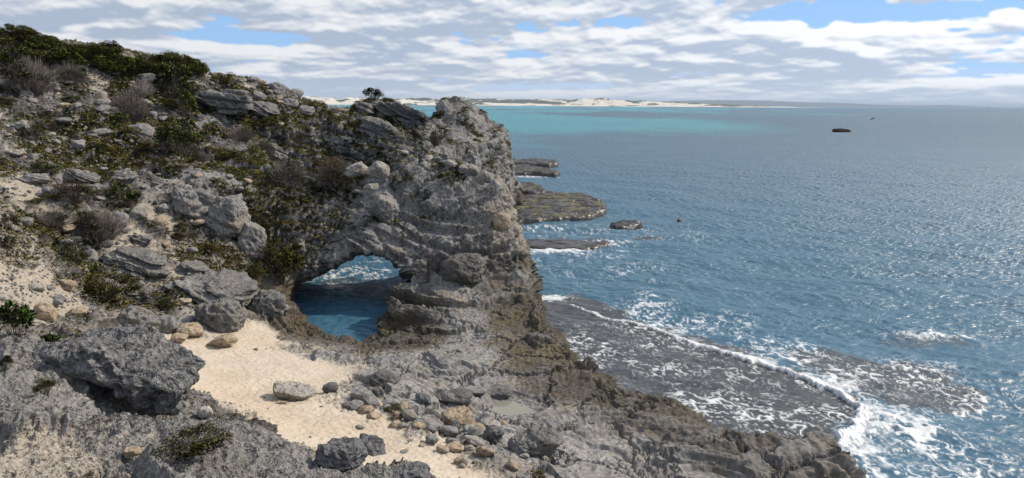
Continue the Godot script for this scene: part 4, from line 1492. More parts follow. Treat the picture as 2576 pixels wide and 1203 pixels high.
# ------------------------------------------------------------------ reefs standing out of the sea
func reef(called: String, px: Array, top: float, label: String, category: String, green: float, bare: float = 0.7) -> void:
	var poly := poly_h(px.map(func(q): return [q[0], q[1], top]))
	var box := Rect2(poly[0], Vector2.ZERO)
	for w in poly:
		box = box.expand(w)
	box = box.grow(0.8)
	var far := -box.get_center().y
	var st := clampf(far * 0.0024, 0.08, 0.8)
	var nx := int(box.size.x / st) + 2
	var nz := mini(int(box.size.y / st) + 2, 260)
	var sz := box.size.y / (nz - 1)
	var vp := PackedVector3Array()
	var vc := PackedColorArray()
	for j in nz:
		for i in nx:
			var x := box.position.x + i * st
			var z := box.position.y + j * sz
			var sd := sd_poly(Vector2(x, z), poly) + 0.35 * n_mid.get_noise_2d(x, z) + 0.12 * n_fine.get_noise_2d(x, z)
			var rim := sstep(0.25, -0.15, sd)
			var a := n_mid.get_noise_2d(x * 0.5, z * 2.2)
			var crk := n_crack.get_noise_2d(x * 1.2, z * 4.0) + 1.0
			var y := -0.7 + (0.7 + top) * rim + rim * (0.22 * a + 0.14 * sstep(-0.05, 0.05, a) + 0.06 * n_fine.get_noise_2d(x, z) - 0.16 * (1.0 - sstep(0.0, 0.10, crk))) * minf(1.0, top * 1.6) - 0.25 * top * sstep(-0.8, 0.0, sd)
			vp.append(Vector3(x, y, z))
			var gr := n_grain.get_noise_2d(x, z)
			var c := Color(0.042, 0.037, 0.033) * (1.0 + 0.6 * gr)
			c = c.lerp(Color(0.20, 0.19, 0.18), bare * sstep(-0.25, -0.7, sd) * sstep(0.0, 0.3, n_mid.get_noise_2d(x * 0.7 + 8.0, z * 2.0) + 0.4 * gr))
			c = c.lerp(Color(0.20, 0.185, 0.04), green * 0.9 * sstep(-0.25, -0.7, sd) * sstep(0.0, 0.35, n_patch.get_noise_2d(x * 0.8, z * 1.6) + 0.3 * gr))
			c.a = 1.0
			vc.append(c)
	var ti := PackedInt32Array()
	for j in nz - 1:
		for i in nx - 1:
			var k := j * nx + i
			if maxf(maxf(vp[k].y, vp[k + 1].y), maxf(vp[k + nx].y, vp[k + nx + 1].y)) > -0.6:
				ti.append_array(PackedInt32Array([k, k + 1, k + nx, k + 1, k + nx + 1, k + nx]))
	var m := mat_rock(0.8)
	m.roughness = 0.34
	m.metallic_specular = 0.5
	if bare == 0.0:
		m.roughness = 0.9
		m.metallic_specular = 0.1
	var o := solid(numbered(called), vp, smooth_normals(vp, ti), vc, ti, m)
	tag(o, label, category, "reefs beside the headland")

func build_reefs() -> void:
	reef("reef_ledge", [[1270, 402], [1340, 399], [1402, 403], [1407, 409], [1380, 413], [1270, 411]], 1.0, "farthest thin dark reef ledge beside the headland cliff", "reef", 0.2)
	reef("reef_ledge", [[1270, 417], [1320, 414], [1385, 424], [1410, 432], [1400, 437], [1340, 433], [1270, 434]], 0.8, "second dark reef ledge, just nearer than the farthest one", "reef", 0.5)
	reef("reef_ledge", [[1280, 460], [1340, 459], [1372, 470], [1374, 478], [1350, 482], [1280, 482]], 1.1, "short thick black reef block against the foot of the headland", "reef", 0.6)
	reef("reef_ledge", [[1262, 484], [1380, 482], [1470, 486], [1500, 496], [1527, 512], [1525, 530], [1500, 541], [1420, 546], [1330, 552], [1262, 556]], 0.55, "broad flat reef with yellow-green weed at the headland", "reef", 1.0)
	reef("reef_rock", [[1532, 560], [1560, 554], [1612, 556], [1620, 563], [1590, 570], [1545, 571]], 0.45, "small black rock awash off the broad flat reef", "rock", 0.0, 0.2)
	reef("reef_ledge", [[1560, 600], [1620, 594], [1690, 589], [1695, 594], [1640, 602], [1580, 606]], 0.12, "thin dark reef edge just breaking the water off the arch", "reef", 0.0)
	reef("reef_ledge", [[1300, 603], [1400, 600], [1500, 606], [1530, 604], [1538, 610], [1500, 622], [1420, 626], [1330, 622]], 0.22, "long brown reef with surf along its near edge", "reef", 0.0)
	reef("reef_rock", [[1702, 548], [1716, 549], [1714, 554], [1704, 553]], 0.25, "tiny black rock tip awash beyond the reefs", "rock", 0.0)
	reef("reef_rock", [[2094, 325], [2112, 323], [2136, 325.5], [2140, 327.5], [2115, 328], [2098, 327.5]], 1.1, "lone low black rock far out in the open sea", "rock", 0.0, 0.0)
	lap("reefs")

func build_pool() -> void:
	var poly := poly_h([[1222, 985, 1.42], [1225, 960, 1.42], [1260, 946, 1.42], [1310, 948, 1.42], [1350, 965, 1.42], [1368, 985, 1.42], [1360, 1005, 1.42], [1325, 1018, 1.42], [1310, 1032, 1.42], [1270, 1030, 1.42], [1235, 1010, 1.42]])
	var c := Vector2.ZERO
	for q in poly:
		c += q
	c /= poly.size()
	var vp := PackedVector3Array([Vector3(c.x, 0, c.y)])
	var ti := PackedInt32Array()
	var lo := 9.0
	for q in poly:
		vp.append(Vector3(q.x + (q.x - c.x) * 0.5, 0, q.y + (q.y - c.y) * 0.5))
	for k in poly.size():
		ti.append_array(PackedInt32Array([0, k + 1, (k + 1) % poly.size() + 1]))
	for q in poly:
		lo = minf(lo, ground_y(q.x, q.y))
	for i in vp.size():
		vp[i].y = lo + 0.13
	var vn := PackedVector3Array()
	vn.resize(vp.size())
	vn.fill(Vector3.UP)
	var m := StandardMaterial3D.new()
	m.albedo_color = Color.from_rgba8(128, 127, 116)
	m.roughness = 0.06
	m.metallic_specular = 0.5
	var o := solid("tide_pool", vp, vn, PackedColorArray(), ti, m)
	o.set_meta("kind", "structure")

# ------------------------------------------------------------------ far shore
func far_strip(called: String, pts: Array, dist: float, depth: float, c1: Color, c2: Color, mix_f: float, seed_: int, bump: float) -> void:
	# pts: direction in the picture and height of the crest there, in metres; a real ridge with a front and a back slope
	var n1 := noise(seed_, 1.0 / 420.0, FastNoiseLite.TYPE_SIMPLEX_SMOOTH, FastNoiseLite.FRACTAL_RIDGED, 4)
	var n2 := noise(seed_ + 1, 1.0 / 260.0, FastNoiseLite.TYPE_SIMPLEX_SMOOTH, FastNoiseLite.FRACTAL_FBM, 4)
	var cols := 520
	var rows := 26
	var vp := PackedVector3Array()
	var vc := PackedColorArray()
	for i in cols:
		var u := lerpf(pts[0][0], pts[-1][0], i / (cols - 1.0))
		var h := 0.0
		for k in pts.size() - 1:
			if u >= pts[k][0] and u <= pts[k + 1][0]:
				h = lerpf(pts[k][1], pts[k + 1][1], (u - pts[k][0]) / (pts[k + 1][0] - pts[k][0]))
		var s := (u - CU) / FOC
		for j in rows:
			var t := j / (rows - 1.0)
			var z := -(dist + depth * t)
			var x := -s * z
			var up := sin(minf(t * 1.7, 1.7) * PI / 2.0) if t < 0.999 else 0.0
			var y := maxf(h, 0.0) * up * (0.72 + bump * (0.45 * n1.get_noise_2d(x, z * 0.7) + 0.3 * n2.get_noise_2d(x * 1.5, z))) - 0.5
			if j == 0:
				y = -1.0
			vp.append(Vector3(x, y, z))
			var mixv := sstep(-0.06, 0.06, n2.get_noise_2d(x * 0.8 + 500.0, z * 0.5) + 0.15 * n1.get_noise_2d(x * 4.0, z * 3.0) + mix_f - t * 0.0)
			vc.append(c1.lerp(c2, mixv))
	var ti := PackedInt32Array()
	for i in cols - 1:
		for j in rows - 1:
			var k := i * rows + j
			ti.append_array(PackedInt32Array([k, k + 1, k + rows, k + rows, k + 1, k + rows + 1]))
	var m := StandardMaterial3D.new()
	m.vertex_color_use_as_albedo = true
	m.roughness = 0.95
	var o := solid(numbered(called), vp, smooth_normals(vp, ti), vc, ti, m)
	o.set_meta("kind", "structure")

func build_far() -> void:
	var sandc := Color(0.58, 0.54, 0.47)
	var scrub := Color(0.050, 0.062, 0.038)
	far_strip("dunes", [[560, 40], [700, 62], [800, 74], [860, 60], [930, 64], [1000, 52], [1080, 40], [1150, 34], [1240, 24], [1400, 16], [1600, 14], [1800, 10], [1950, 7], [2050, 1]], 6400, 900, sandc, scrub, -0.32, 71, 1.0)
	far_strip("scrub_hills", [[560, 50], [800, 74], [950, 82], [1050, 88], [1150, 92], [1300, 82], [1450, 84], [1560, 76], [1700, 58], [1800, 38], [1900, 16], [1960, 4], [2000, 0]], 7300, 1500, sandc, scrub, 0.26, 73, 0.5)
	far_strip("dunes", [[1400, 0], [1460, 76], [1500, 88], [1540, 66], [1640, 52], [1700, 38], [1760, 30], [1820, 6], [1850, 0]], 7000, 500, sandc, scrub, -0.30, 75, 0.8)
	far_strip("mountains", [[1560, 0], [1640, 170], [1700, 260], [1780, 300], [1850, 320], [1920, 290], [2000, 220], [2100, 200], [2180, 120], [2280, 90], [2360, 120], [2420, 70], [2500, 20], [2560, 0]], 26000, 7000, Color(0.045, 0.055, 0.045), Color(0.035, 0.045, 0.035), 0.0, 77, 0.25)
	lap("far shore")

# ------------------------------------------------------------------ plants
var shrub_protos := {}
var leaf_mat: StandardMaterial3D
var twig_mat: StandardMaterial3D

class Soup:
	var p := PackedVector3Array()
	var n := PackedVector3Array()
	var c := PackedColorArray()
	func leaf(at: Vector3, along: Vector3, face: Vector3, length: float, width: float, col: Color) -> void:
		var side := along.cross(face).normalized() * width * 0.5
		var a := at
		var b := at + along * length * 0.5 + side
		var d := at + along * length * 0.5 - side
		var e := at + along * length
		for q in [a, b, e, a, e, d]:
			p.append(q)
			n.append(face)
			c.append(col)
	func stick(a: Vector3, b: Vector3, ra: float, rb: float, col: Color) -> void:
		var ax := (b - a).normalized()
		var s := ax.cross(Vector3(0.3, 0.9, 0.2)).normalized()
		var t := ax.cross(s)
		for k in 3:
			var d0 := s * cos(k * TAU / 3) + t * sin(k * TAU / 3)
			var d1 := s * cos((k + 1) * TAU / 3) + t * sin((k + 1) * TAU / 3)
			var nn := (d0 + d1).normalized()
			for q in [a + d0 * ra, b + d0 * rb, a + d1 * ra, a + d1 * ra, b + d0 * rb, b + d1 * rb]:
				p.append(q)
				n.append(nn)
				c.append(col)
	func mesh() -> ArrayMesh:
		var arr := []
		arr.resize(Mesh.ARRAY_MAX)
		arr[Mesh.ARRAY_VERTEX] = p
		arr[Mesh.ARRAY_NORMAL] = n
		arr[Mesh.ARRAY_COLOR] = c
		var me := ArrayMesh.new()
		me.add_surface_from_arrays(Mesh.PRIMITIVE_TRIANGLES, arr)
		return me

# leaf colours, leaves, leaf length, twigs, twig colour, clumps
var shrub_kinds := {
	"green": [[Color(0.095, 0.140, 0.034), Color(0.140, 0.185, 0.042), Color(0.060, 0.095, 0.026)], 1500, 0.075, 60, Color(0.12, 0.10, 0.08), 16],
	"bright": [[Color(0.150, 0.205, 0.038), Color(0.200, 0.240, 0.044), Color(0.085, 0.125, 0.028)], 1200, 0.085, 40, Color(0.12, 0.10, 0.07), 12],
	"dark": [[Color(0.026, 0.036, 0.018), Color(0.040, 0.052, 0.022), Color(0.060, 0.060, 0.030)], 1700, 0.06, 60, Color(0.09, 0.08, 0.065), 14],
	"twig": [[Color(0.095, 0.105, 0.045), Color(0.120, 0.110, 0.065), Color(0.070, 0.085, 0.035)], 900, 0.05, 340, Color(0.155, 0.135, 0.120), 10],
	"dead": [[Color(0.2, 0.18, 0.15)], 0, 0.05, 120, Color(0.30, 0.28, 0.25), 6],
	"olive": [[Color(0.200, 0.185, 0.036), Color(0.140, 0.145, 0.034), Color(0.240, 0.205, 0.042)], 1600, 0.055, 30, Color(0.10, 0.085, 0.06), 18],
	"brown": [[Color(0.105, 0.080, 0.035), Color(0.075, 0.065, 0.030), Color(0.135, 0.095, 0.040)], 1700, 0.05, 120, Color(0.12, 0.10, 0.08), 14],
	"orange": [[Color(0.34, 0.165, 0.030), Color(0.28, 0.19, 0.035), Color(0.13, 0.10, 0.04)], 800, 0.055, 300, Color(0.130, 0.110, 0.095), 12],
	"broad": [[Color(0.060, 0.130, 0.020), Color(0.100, 0.185, 0.030), Color(0.040, 0.085, 0.018)], 520, 0.14, 36, Color(0.11, 0.09, 0.06), 20],
	"heath": [[Color(0.115, 0.130, 0.028), Color(0.160, 0.155, 0.034), Color(0.075, 0.090, 0.025)], 3600, 0.045, 60, Color(0.10, 0.08, 0.05), 26],
}

func shrub_meshes(kind: String, variant: int) -> Array:
	var key := kind + str(variant)
	if shrub_protos.has(key):
		return shrub_protos[key]
	var k: Array = shrub_kinds[kind]
	rng.seed = hash(key)
	var leaves := Soup.new()
	var wood := Soup.new()
	var centres: Array[Vector3] = []
	var radii := PackedFloat32Array()
	for i in k[5]:
		var a := rng.randf() * TAU
		var r := sqrt(rng.randf()) * 0.42
		var h := sqrt(maxf(0.0, 1.0 - pow(r / 0.5, 2.0)))
		centres.append(Vector3(cos(a) * r, h * rng.randf_range(0.45, 0.92), sin(a) * r))
		radii.append(rng.randf_range(0.09, 0.17))
	var tones: Array = k[0]
	for i in k[1]:
		var j := rng.randi() % centres.size()
		var d := Vector3(rng.randfn(), rng.randfn() * 0.9 + 0.25, rng.randfn()).normalized()
		var p := centres[j] + d * radii[j] * pow(rng.randf(), 0.4)
		p.y = maxf(p.y, 0.02)
		if kind == "orange" and p.y < 0.55 and rng.randf() < 0.75:
			continue
		var c: Color = tones[rng.randi() % tones.size()] * rng.randf_range(0.75, 1.3)
		c.a = 1.0
		var along := (d + Vector3(rng.randfn(), rng.randfn(), rng.randfn()) * 0.7 + Vector3(0, 0.4, 0)).normalized()
		var face := (d + Vector3(rng.randfn(), rng.randfn(), rng.randfn()) * 0.6).normalized()
		leaves.leaf(p, along, face, k[2] * rng.randf_range(0.7, 1.3), k[2] * rng.randf_range(0.35, 0.6), c)
	for i in k[3]:
		var a := rng.randf() * TAU
		var r := sqrt(rng.randf()) * 0.5
		var h := sqrt(maxf(0.02, 1.0 - pow(r / 0.52, 2.0)))
		var tip := Vector3(cos(a) * r, h * rng.randf_range(0.75, 1.05), sin(a) * r)
		var root := Vector3(cos(a) * r * 0.25 + rng.randf_range(-0.05, 0.05), -0.1, sin(a) * r * 0.25)
		var mid := root.lerp(tip, 0.5) + Vector3(rng.randfn(), rng.randfn(), rng.randfn()) * 0.05
		var c: Color = k[4] * rng.randf_range(0.7, 1.25)
		c.a = 1.0
		wood.stick(root, mid, 0.009, 0.006, c)
		wood.stick(mid, tip, 0.006, 0.002, c)
		for f in 2:
			var q := mid.lerp(tip, rng.randf_range(0.1, 0.7))
			wood.stick(q, q + (Vector3(tip.x, tip.y * 0.6, tip.z).normalized() + Vector3(rng.randfn(), rng.randfn(), rng.randfn()) * 0.6) * rng.randf_range(0.08, 0.2), 0.004, 0.0015, c)
	var out := [leaves.mesh() if k[1] > 0 else null, wood.mesh()]
	shrub_protos[key] = out
	return out

func shrub(called: String, u: float, v: float, w: float, h: float, kind: String, label: String, group: String = "", given = null) -> Node3D:
	var g: Vector3 = ground_at(u, v) if given == null else given
	var m := (g - EYE).dot(-cbasis.z) / FOC
	rng.seed = int(u * 17 + v * 31)
	var turn := rng.randf() * TAU
	var variant := rng.randi() % 2
	var ms := shrub_meshes(kind, variant)
	var o := Node3D.new()
	o.name = numbered(called)
	add_child(o)
	o.position = g + Vector3(0, -0.04 * h * m, -w * m * 0.25)
	o.basis = Basis.from_euler(Vector3(0, turn, 0)) * Basis.from_scale(Vector3(w * m, h * m * 1.15, w * m))
	if ms[0] != null:
		put("foliage", ms[0], leaf_mat, o)
	put("branches", ms[1], twig_mat, o)
	tag(o, label, "shrub", group)
	if given == null and not label.contains(" thicket along the crest"):
		remember(o.position, label)
	return o

func build_plants() -> void:
	leaf_mat = StandardMaterial3D.new()
	leaf_mat.vertex_color_use_as_albedo = true
	leaf_mat.roughness = 0.7
	leaf_mat.metallic_specular = 0.3
	leaf_mat.backlight = Color(0.35, 0.4, 0.2)
	leaf_mat.cull_mode = BaseMaterial3D.CULL_DISABLED
	twig_mat = StandardMaterial3D.new()
	twig_mat.vertex_color_use_as_albedo = true
	twig_mat.roughness = 0.9
	var G := "shrubs on the slope"
	var K := "shrubs along the crest"
	var rows := [
		["shrub", 28, 884, 92, 76, "broad", "bright broad-leaved shrub at the left edge behind the near outcrop", ""],
		["shrub", 122, 892, 56, 42, "broad", "small broad-leaved shrub between the left-edge shrub and the overhanging block", ""],
		["shrub", 212, 950, 62, 50, "olive", "small yellowish shrub growing on the near outcrop beside the overhang", ""],
		["cushion_plant", 106, 1034, 58, 48, "heath", "round dark green cushion plant on the near outcrop", ""],
		["cushion_plant", 474, 1204, 180, 46, "heath", "wide low green cushion plant at the bottom edge of the outcrop", ""],
		["cushion_plant", 213, 1206, 42, 28, "heath", "small green tuft at the bottom edge left of the wide cushion", ""],
		["cushion_plant", 8, 965, 46, 36, "dark", "dark tuft at the left edge of the near outcrop", ""],
		["cushion_plant", 1340, 1206, 66, 20, "olive", "olive tuft at the bottom edge beside the shelf", ""],
		["dead_twigs", 560, 1058, 60, 30, "dead", "dry leafless twigs beside the white chalky stone", ""],
		["cushion_plant", 985, 1046, 46, 16, "olive", "olive green tuft growing among the rubble stones", ""],
		["shrub", 238, 622, 118, 84, "twig", "large grey twiggy bush on the lower slope", G],
		["shrub", 172, 538, 96, 52, "brown", "brown rounded bush left of the three boulders in a row", G],
		["shrub", 300, 528, 92, 56, "green", "green bush just above the three boulders in a row", G],
		["shrub", 116, 575, 84, 44, "twig", "grey green bush left of the large grey twiggy bush", G],
		["shrub", 14, 585, 44, 40, "dark", "dark rounded bush at the left edge above the sandy path", G],
		["shrub", 440, 408, 118, 84, "green", "big green bush with bare grey branches above the bluff", G],
		["shrub", 475, 372, 66, 40, "bright", "bright green bush behind the big branching bush", G],
		["shrub", 150, 655, 60, 34, "dark", "dark mat bush beside the pointed grey rock", G],
		["shrub", 22, 640, 36, 26, "dark", "small dark cushion below the left-edge bush", G],
		["shrub", 315, 300, 100, 66, "twig", "grey twiggy bush in the centre of the upper slope", G],
		["shrub", 300, 318, 50, 26, "bright", "green tuft at the foot of the upper twiggy bush", G],
		["dead_shrub", 352, 268, 66, 46, "dead", "dead bleached branches on the upper slope", G],
		["shrub", 425, 240, 112, 86, "green", "tall green bush hanging below the crest", G],
		["shrub", 460, 305, 60, 60, "bright", "bright green leafy bush below the tall crest bush", G],
		["shrub", 566, 226, 78, 34, "olive", "yellow-green low bush among the pale crest boulders", G],
		["shrub", 600, 292, 44, 28, "green", "small bush on the broad smooth rock hump", G],
		["shrub", 500, 415, 44, 30, "twig", "small twiggy bush beside the big branching bush", G],
		["shrub", 600, 372, 80, 34, "twig", "grey heath bush right of the bright leafy bush", G],
		["shrub", 655, 378, 70, 36, "twig", "grey heath bush below the layered rock", G],
		["shrub", 716, 470, 110, 86, "twig", "large grey bush spilling over the slope above the arch", G],
		["shrub", 836, 474, 108, 48, "twig", "round grey bush with an orange cap above the arch", G],
		["shrub", 838, 452, 92, 52, "orange", "orange flowering cap bush above the round grey bush", G],
		["shrub", 742, 366, 56, 34, "twig", "twiggy bush above the large grey bush", G],
		["shrub", 905, 352, 56, 30, "brown", "brown bush below the grey layered step", G],
		["shrub", 938, 262, 62, 32, "dark", "dark shrub crowning the rock knoll on the skyline", G],
		["shrub", 912, 272, 50, 16, "olive", "yellow-green shrub at the foot of the dark knoll shrub", G],
		["shrub", 1056, 316, 56, 34, "brown", "yellow-brown rounded bush left of the headland", G],
		["shrub", 1050, 300, 42, 14, "olive", "yellow top of the rounded bush left of the headland", G],
		["shrub", 1092, 364, 60, 40, "brown", "brown rounded bush in the gap before the headland", G],
		["shrub", 1020, 365, 70, 40, "dark", "dark bush in the gap below the layered tilted rock", G],
		["shrub", 818, 300, 40, 22, "brown", "brown bush on the sandy saddle", G],
		["shrub", 680, 276, 30, 20, "green", "small green bush between the crest boulders", G],
		["shrub", 200, 560, 40, 26, "green", "small green bush between brown bush and twiggy bush", G],
		["shrub", 100, 440, 60, 24, "green", "small green bush under the flat-topped grey block", G],
		["shrub", 60, 365, 70, 30, "dark", "dark bush beside the pale slab at the left edge", G],
		["shrub", 690, 720, 130, 110, "heath", "thick green mat hanging on the landward foot of the arch", G],
		["shrub", 655, 590, 70, 40, "heath", "green mat on the shoulder of the arch", G],
		["shrub", 640, 720, 50, 44, "heath", "green mat behind the second round boulder", G],
		["shrub", 745, 632, 30, 22, "heath", "small green mat on the left limb of the arch", G],
		["shrub", 910, 585, 34, 18, "heath", "small mat below the block lodged above the arch", G],
		["shrub", 236, 745, 170, 56, "heath", "bright green mat in the hollow below the dark ledge", G],
		["shrub", 185, 700, 60, 40, "heath", "green mat at the left end of the hollow", G],
		["shrub", 420, 800, 60, 34, "heath", "green mat in front of the long layered ledge", G],
		["shrub", 520, 640, 90, 26, "olive", "olive mat on the sandy spur below the bluff", G],
		["shrub", 276, 140, 56, 30, "dark", "small dark tree-like bush standing on the crest", K],
		["shrub", 60, 250, 130, 90, "twig", "wide grey twiggy thicket at the left below the crest", K],
		["shrub", 160, 220, 90, 52, "twig", "grey twiggy thicket in the middle below the crest", K],
		["shrub", 20, 190, 90, 60, "green", "green bush at the left edge below the crest", K],
	]
	for q in rows:
		shrub(q[0], q[1], q[2], q[3], q[4], q[5], q[6], q[7])
	# the thicket along the crest and odd bushes on the slope, too alike to tell apart
	var r2 := RandomNumberGenerator.new()
	r2.seed = 99
	for k in 92:
		var u := r2.randf_range(0, 480)
		var crest_v := lerpf(98, 176, u / 480.0)
		var v := crest_v + r2.randf_range(2, 66) * lerpf(1.0, 0.5, u / 480.0)
		var kind: String = ["green", "green", "heath", "bright", "bright", "bright"][r2.randi() % 6]
		shrub("shrub", u, v, r2.randf_range(50, 96), r2.randf_range(20, 38), kind, "bush in the dense thicket along the crest", "thicket along the crest").set_meta("tone", kind)
	var made := 0
	while made < 60:
		var u := r2.randf_range(0, 900)
		var v := r2.randf_range(230, 640)
		var g := ground_at(u, v)
		if g.y < 4.5 or n_veg.get_noise_3dv(g) < 0.02 or (g.z < -43.0 and g.z > -49.0 and g.x > -22.0):
			continue
		var kind: String = ["green", "brown", "heath", "heath", "olive", "olive"][r2.randi() % 6]
		shrub("shrub", u, v, r2.randf_range(28, 60), r2.randf_range(10, 22), kind, "bush", "low bushes between the rocks", g).set_meta("tone", kind)
		made += 1
	var words := {"green": "green bush", "dark": "dark bush", "bright": "bright green bush", "twig": "grey twiggy bush", "olive": "yellow-green bush", "brown": "brown bush", "heath": "green mat"}
	for o in get_children():
		if o.has_meta("tone"):
			var crest: bool = o.get_meta("group") == "thicket along the crest"
			o.set_meta("label", beside(("crest " if crest else "low ") + words[o.get_meta("tone")], o.position))
			o.remove_meta("tone")
	lap("shrubs")
	# creeping mats: uncountable tufts
	var spots: Array[Vector3] = []
	for q in [[690, 665, 2.6], [560, 640, 1.4], [240, 725, 2.4], [650, 570, 1.6], [640, 600, 1.2], [720, 490, 2.0], [760, 500, 1.6], [900, 385, 2.6], [960, 365, 2.6], [700, 300, 2.6], [640, 310, 2.0], [600, 250, 1.6], [1050, 385, 1.6], [1130, 440, 1.2], [790, 590, 1.2], [840, 570, 1.0], [600, 690, 1.2], [500, 650, 1.6], [530, 690, 1.2], [450, 745, 1.2], [780, 330, 2.2], [840, 345, 2.4], [740, 390, 2.2], [660, 420, 2.0], [600, 420, 1.8], [560, 400, 1.6], [880, 470, 1.2], [930, 300, 1.2], [1000, 285, 1.0], [860, 800, 0.8], [130, 600, 1.4], [200, 410, 2.4], [270, 380, 2.6], [330, 400, 2.0], [230, 330, 2.4], [150, 390, 1.8], [420, 330, 1.8], [370, 230, 2.4]]:
		var g := ground_at(q[0], q[1])
		spots.append(Vector3(g.x, q[2], g.z))
	var tuft := Soup.new()
	rng.seed = 5
	for i in 26:
		var a := rng.randf() * TAU
		var r := sqrt(rng.randf()) * 0.5
		var d := Vector3(cos(a) * rng.randf_range(0.3, 1.0), rng.randf_range(0.4, 1.0), sin(a) * rng.randf_range(0.3, 1.0)).normalized()
		var t := rng.randf_range(0.7, 1.35)
		tuft.leaf(Vector3(cos(a) * r, rng.randf_range(-0.02, 0.2), sin(a) * r), d, Vector3(rng.randfn() * 0.5, 1, rng.randfn() * 0.5).normalized(), rng.randf_range(0.22, 0.4), rng.randf_range(0.10, 0.18), Color(t, t, t))
	var mm := MultiMesh.new()
	mm.transform_format = MultiMesh.TRANSFORM_3D
	mm.use_colors = true
	mm.mesh = tuft.mesh()
	var xf: Array[Transform3D] = []
	var cs: Array[Color] = []
	rng.seed = 777
	var greens := [Color(0.235, 0.210, 0.050), Color(0.165, 0.172, 0.046), Color(0.110, 0.135, 0.038), Color(0.270, 0.225, 0.052), Color(0.110, 0.088, 0.044)]
	for k in 520000:
		var i := rng.randi() % LP.size()
		var p := LP[i]
		var c := LC[i]
		if c.r > 0.3 or c.a > 0.5 or p.y < 2.6 or LN[i].y < 0.15:
			continue
		var want := 0.0
		for q in spots:
			var dd := Vector2(p.x - q.x, (p.z - q.z)).length() / q.y
			if dd < 1.6:
				want = maxf(want, sstep(1.5, 0.5, dd + 0.5 * n_veg.get_noise_3dv(p)))
		if p.x < -6.0 or p.z < -62.0:
			want = maxf(want, (0.5 + 0.5 * sstep(-32.0, -24.0, p.x)) * sstep(0.06, 0.26, n_veg.get_noise_3d(p.x + 3.0, p.y, p.z)) * (1.0 - 0.7 * c.g) * sstep(4.5, 6.5, p.y))
		if rng.randf() > want:
			continue
		var sz := (p - EYE).length() * rng.randf_range(0.0034, 0.0062)
		xf.append(Transform3D(Basis(Quaternion(Vector3.UP, (LN[i] + Vector3.UP * 0.4).normalized())) * Basis.from_euler(Vector3(0, rng.randf() * TAU, 0)) * Basis.from_scale(Vector3.ONE * sz), p - LN[i] * sz * 0.05))
		var tone := n_patch.get_noise_3dv(p * 1.5) * 3.0 + rng.randf_range(-0.6, 0.6) + 1.2
		cs.append(greens[clampi(int(tone), 0, 4)])
	mm.instance_count = xf.size()
	for k in xf.size():
		mm.set_instance_transform(k, xf[k])
		mm.set_instance_color(k, cs[k])
	var mi := MultiMeshInstance3D.new()
	mi.name = "ground_cover"
	mi.multimesh = mm
	mi.material_override = leaf_mat
	add_child(mi)
	tag(mi, "mats of yellow-green creeping plants between the rocks", "ground cover")
	mi.set_meta("kind", "stuff")
	lap("ground cover %d" % xf.size())

# ------------------------------------------------------------------ birds
func sweep(path: Array, radii: Array, cols: Array) -> ArrayMesh:
	var vp := PackedVector3Array()
	var vc := PackedColorArray()
	var ti := PackedInt32Array()
	var sides := 10
	for i in path.size():
		var a: Vector3 = path[maxi(i - 1, 0)]
		var b: Vector3 = path[mini(i + 1, path.size() - 1)]
		var ax := (b - a).normalized()
		var s := Vector3(0, 0, 1)
		var t := ax.cross(s).normalized()
		for k in sides:
			var an := k * TAU / sides
			vp.append(path[i] + (s * cos(an) + t * sin(an)) * radii[i])
			vc.append(cols[i])
	for i in path.size() - 1:
		for k in sides:
			var a := i * sides + k
			var b := i * sides + (k + 1) % sides
			ti.append_array(PackedInt32Array([a, b, a + sides, b, b + sides, a + sides]))
	var arr := []
	arr.resize(Mesh.ARRAY_MAX)
	arr[Mesh.ARRAY_VERTEX] = vp
	arr[Mesh.ARRAY_NORMAL] = smooth_normals(vp, ti)
	arr[Mesh.ARRAY_COLOR] = vc
	arr[Mesh.ARRAY_INDEX] = ti
	var me := ArrayMesh.new()
	me.add_surface_from_arrays(Mesh.PRIMITIVE_TRIANGLES, arr)
	return me
func wing_mesh(pts: Array, thick: float, col: Color) -> ArrayMesh:
	# a thin cambered blade over an outline, with a top and an underside
	var st := Soup.new()
	var c := Vector3.ZERO
	for q in pts:
		c += q
	c /= pts.size()
	for k in pts.size():
		var a: Vector3 = pts[k]
		var b: Vector3 = pts[(k + 1) % pts.size()]
		for sg in [1.0, -1.0]:
			var n: Vector3 = (a - c).cross(b - c).normalized() * sg
			for q in [c + n * thick, a, b]:
				st.p.append(q)
				st.n.append(n)
				st.c.append(col)
	return st.mesh()
func top_of_land(x: float, z: float) -> float:
	var best := -9.0
	for p in LP:
		if absf(p.x - x) < 0.35 and absf(p.z - z) < 0.35:
			best = maxf(best, p.y)
	return best

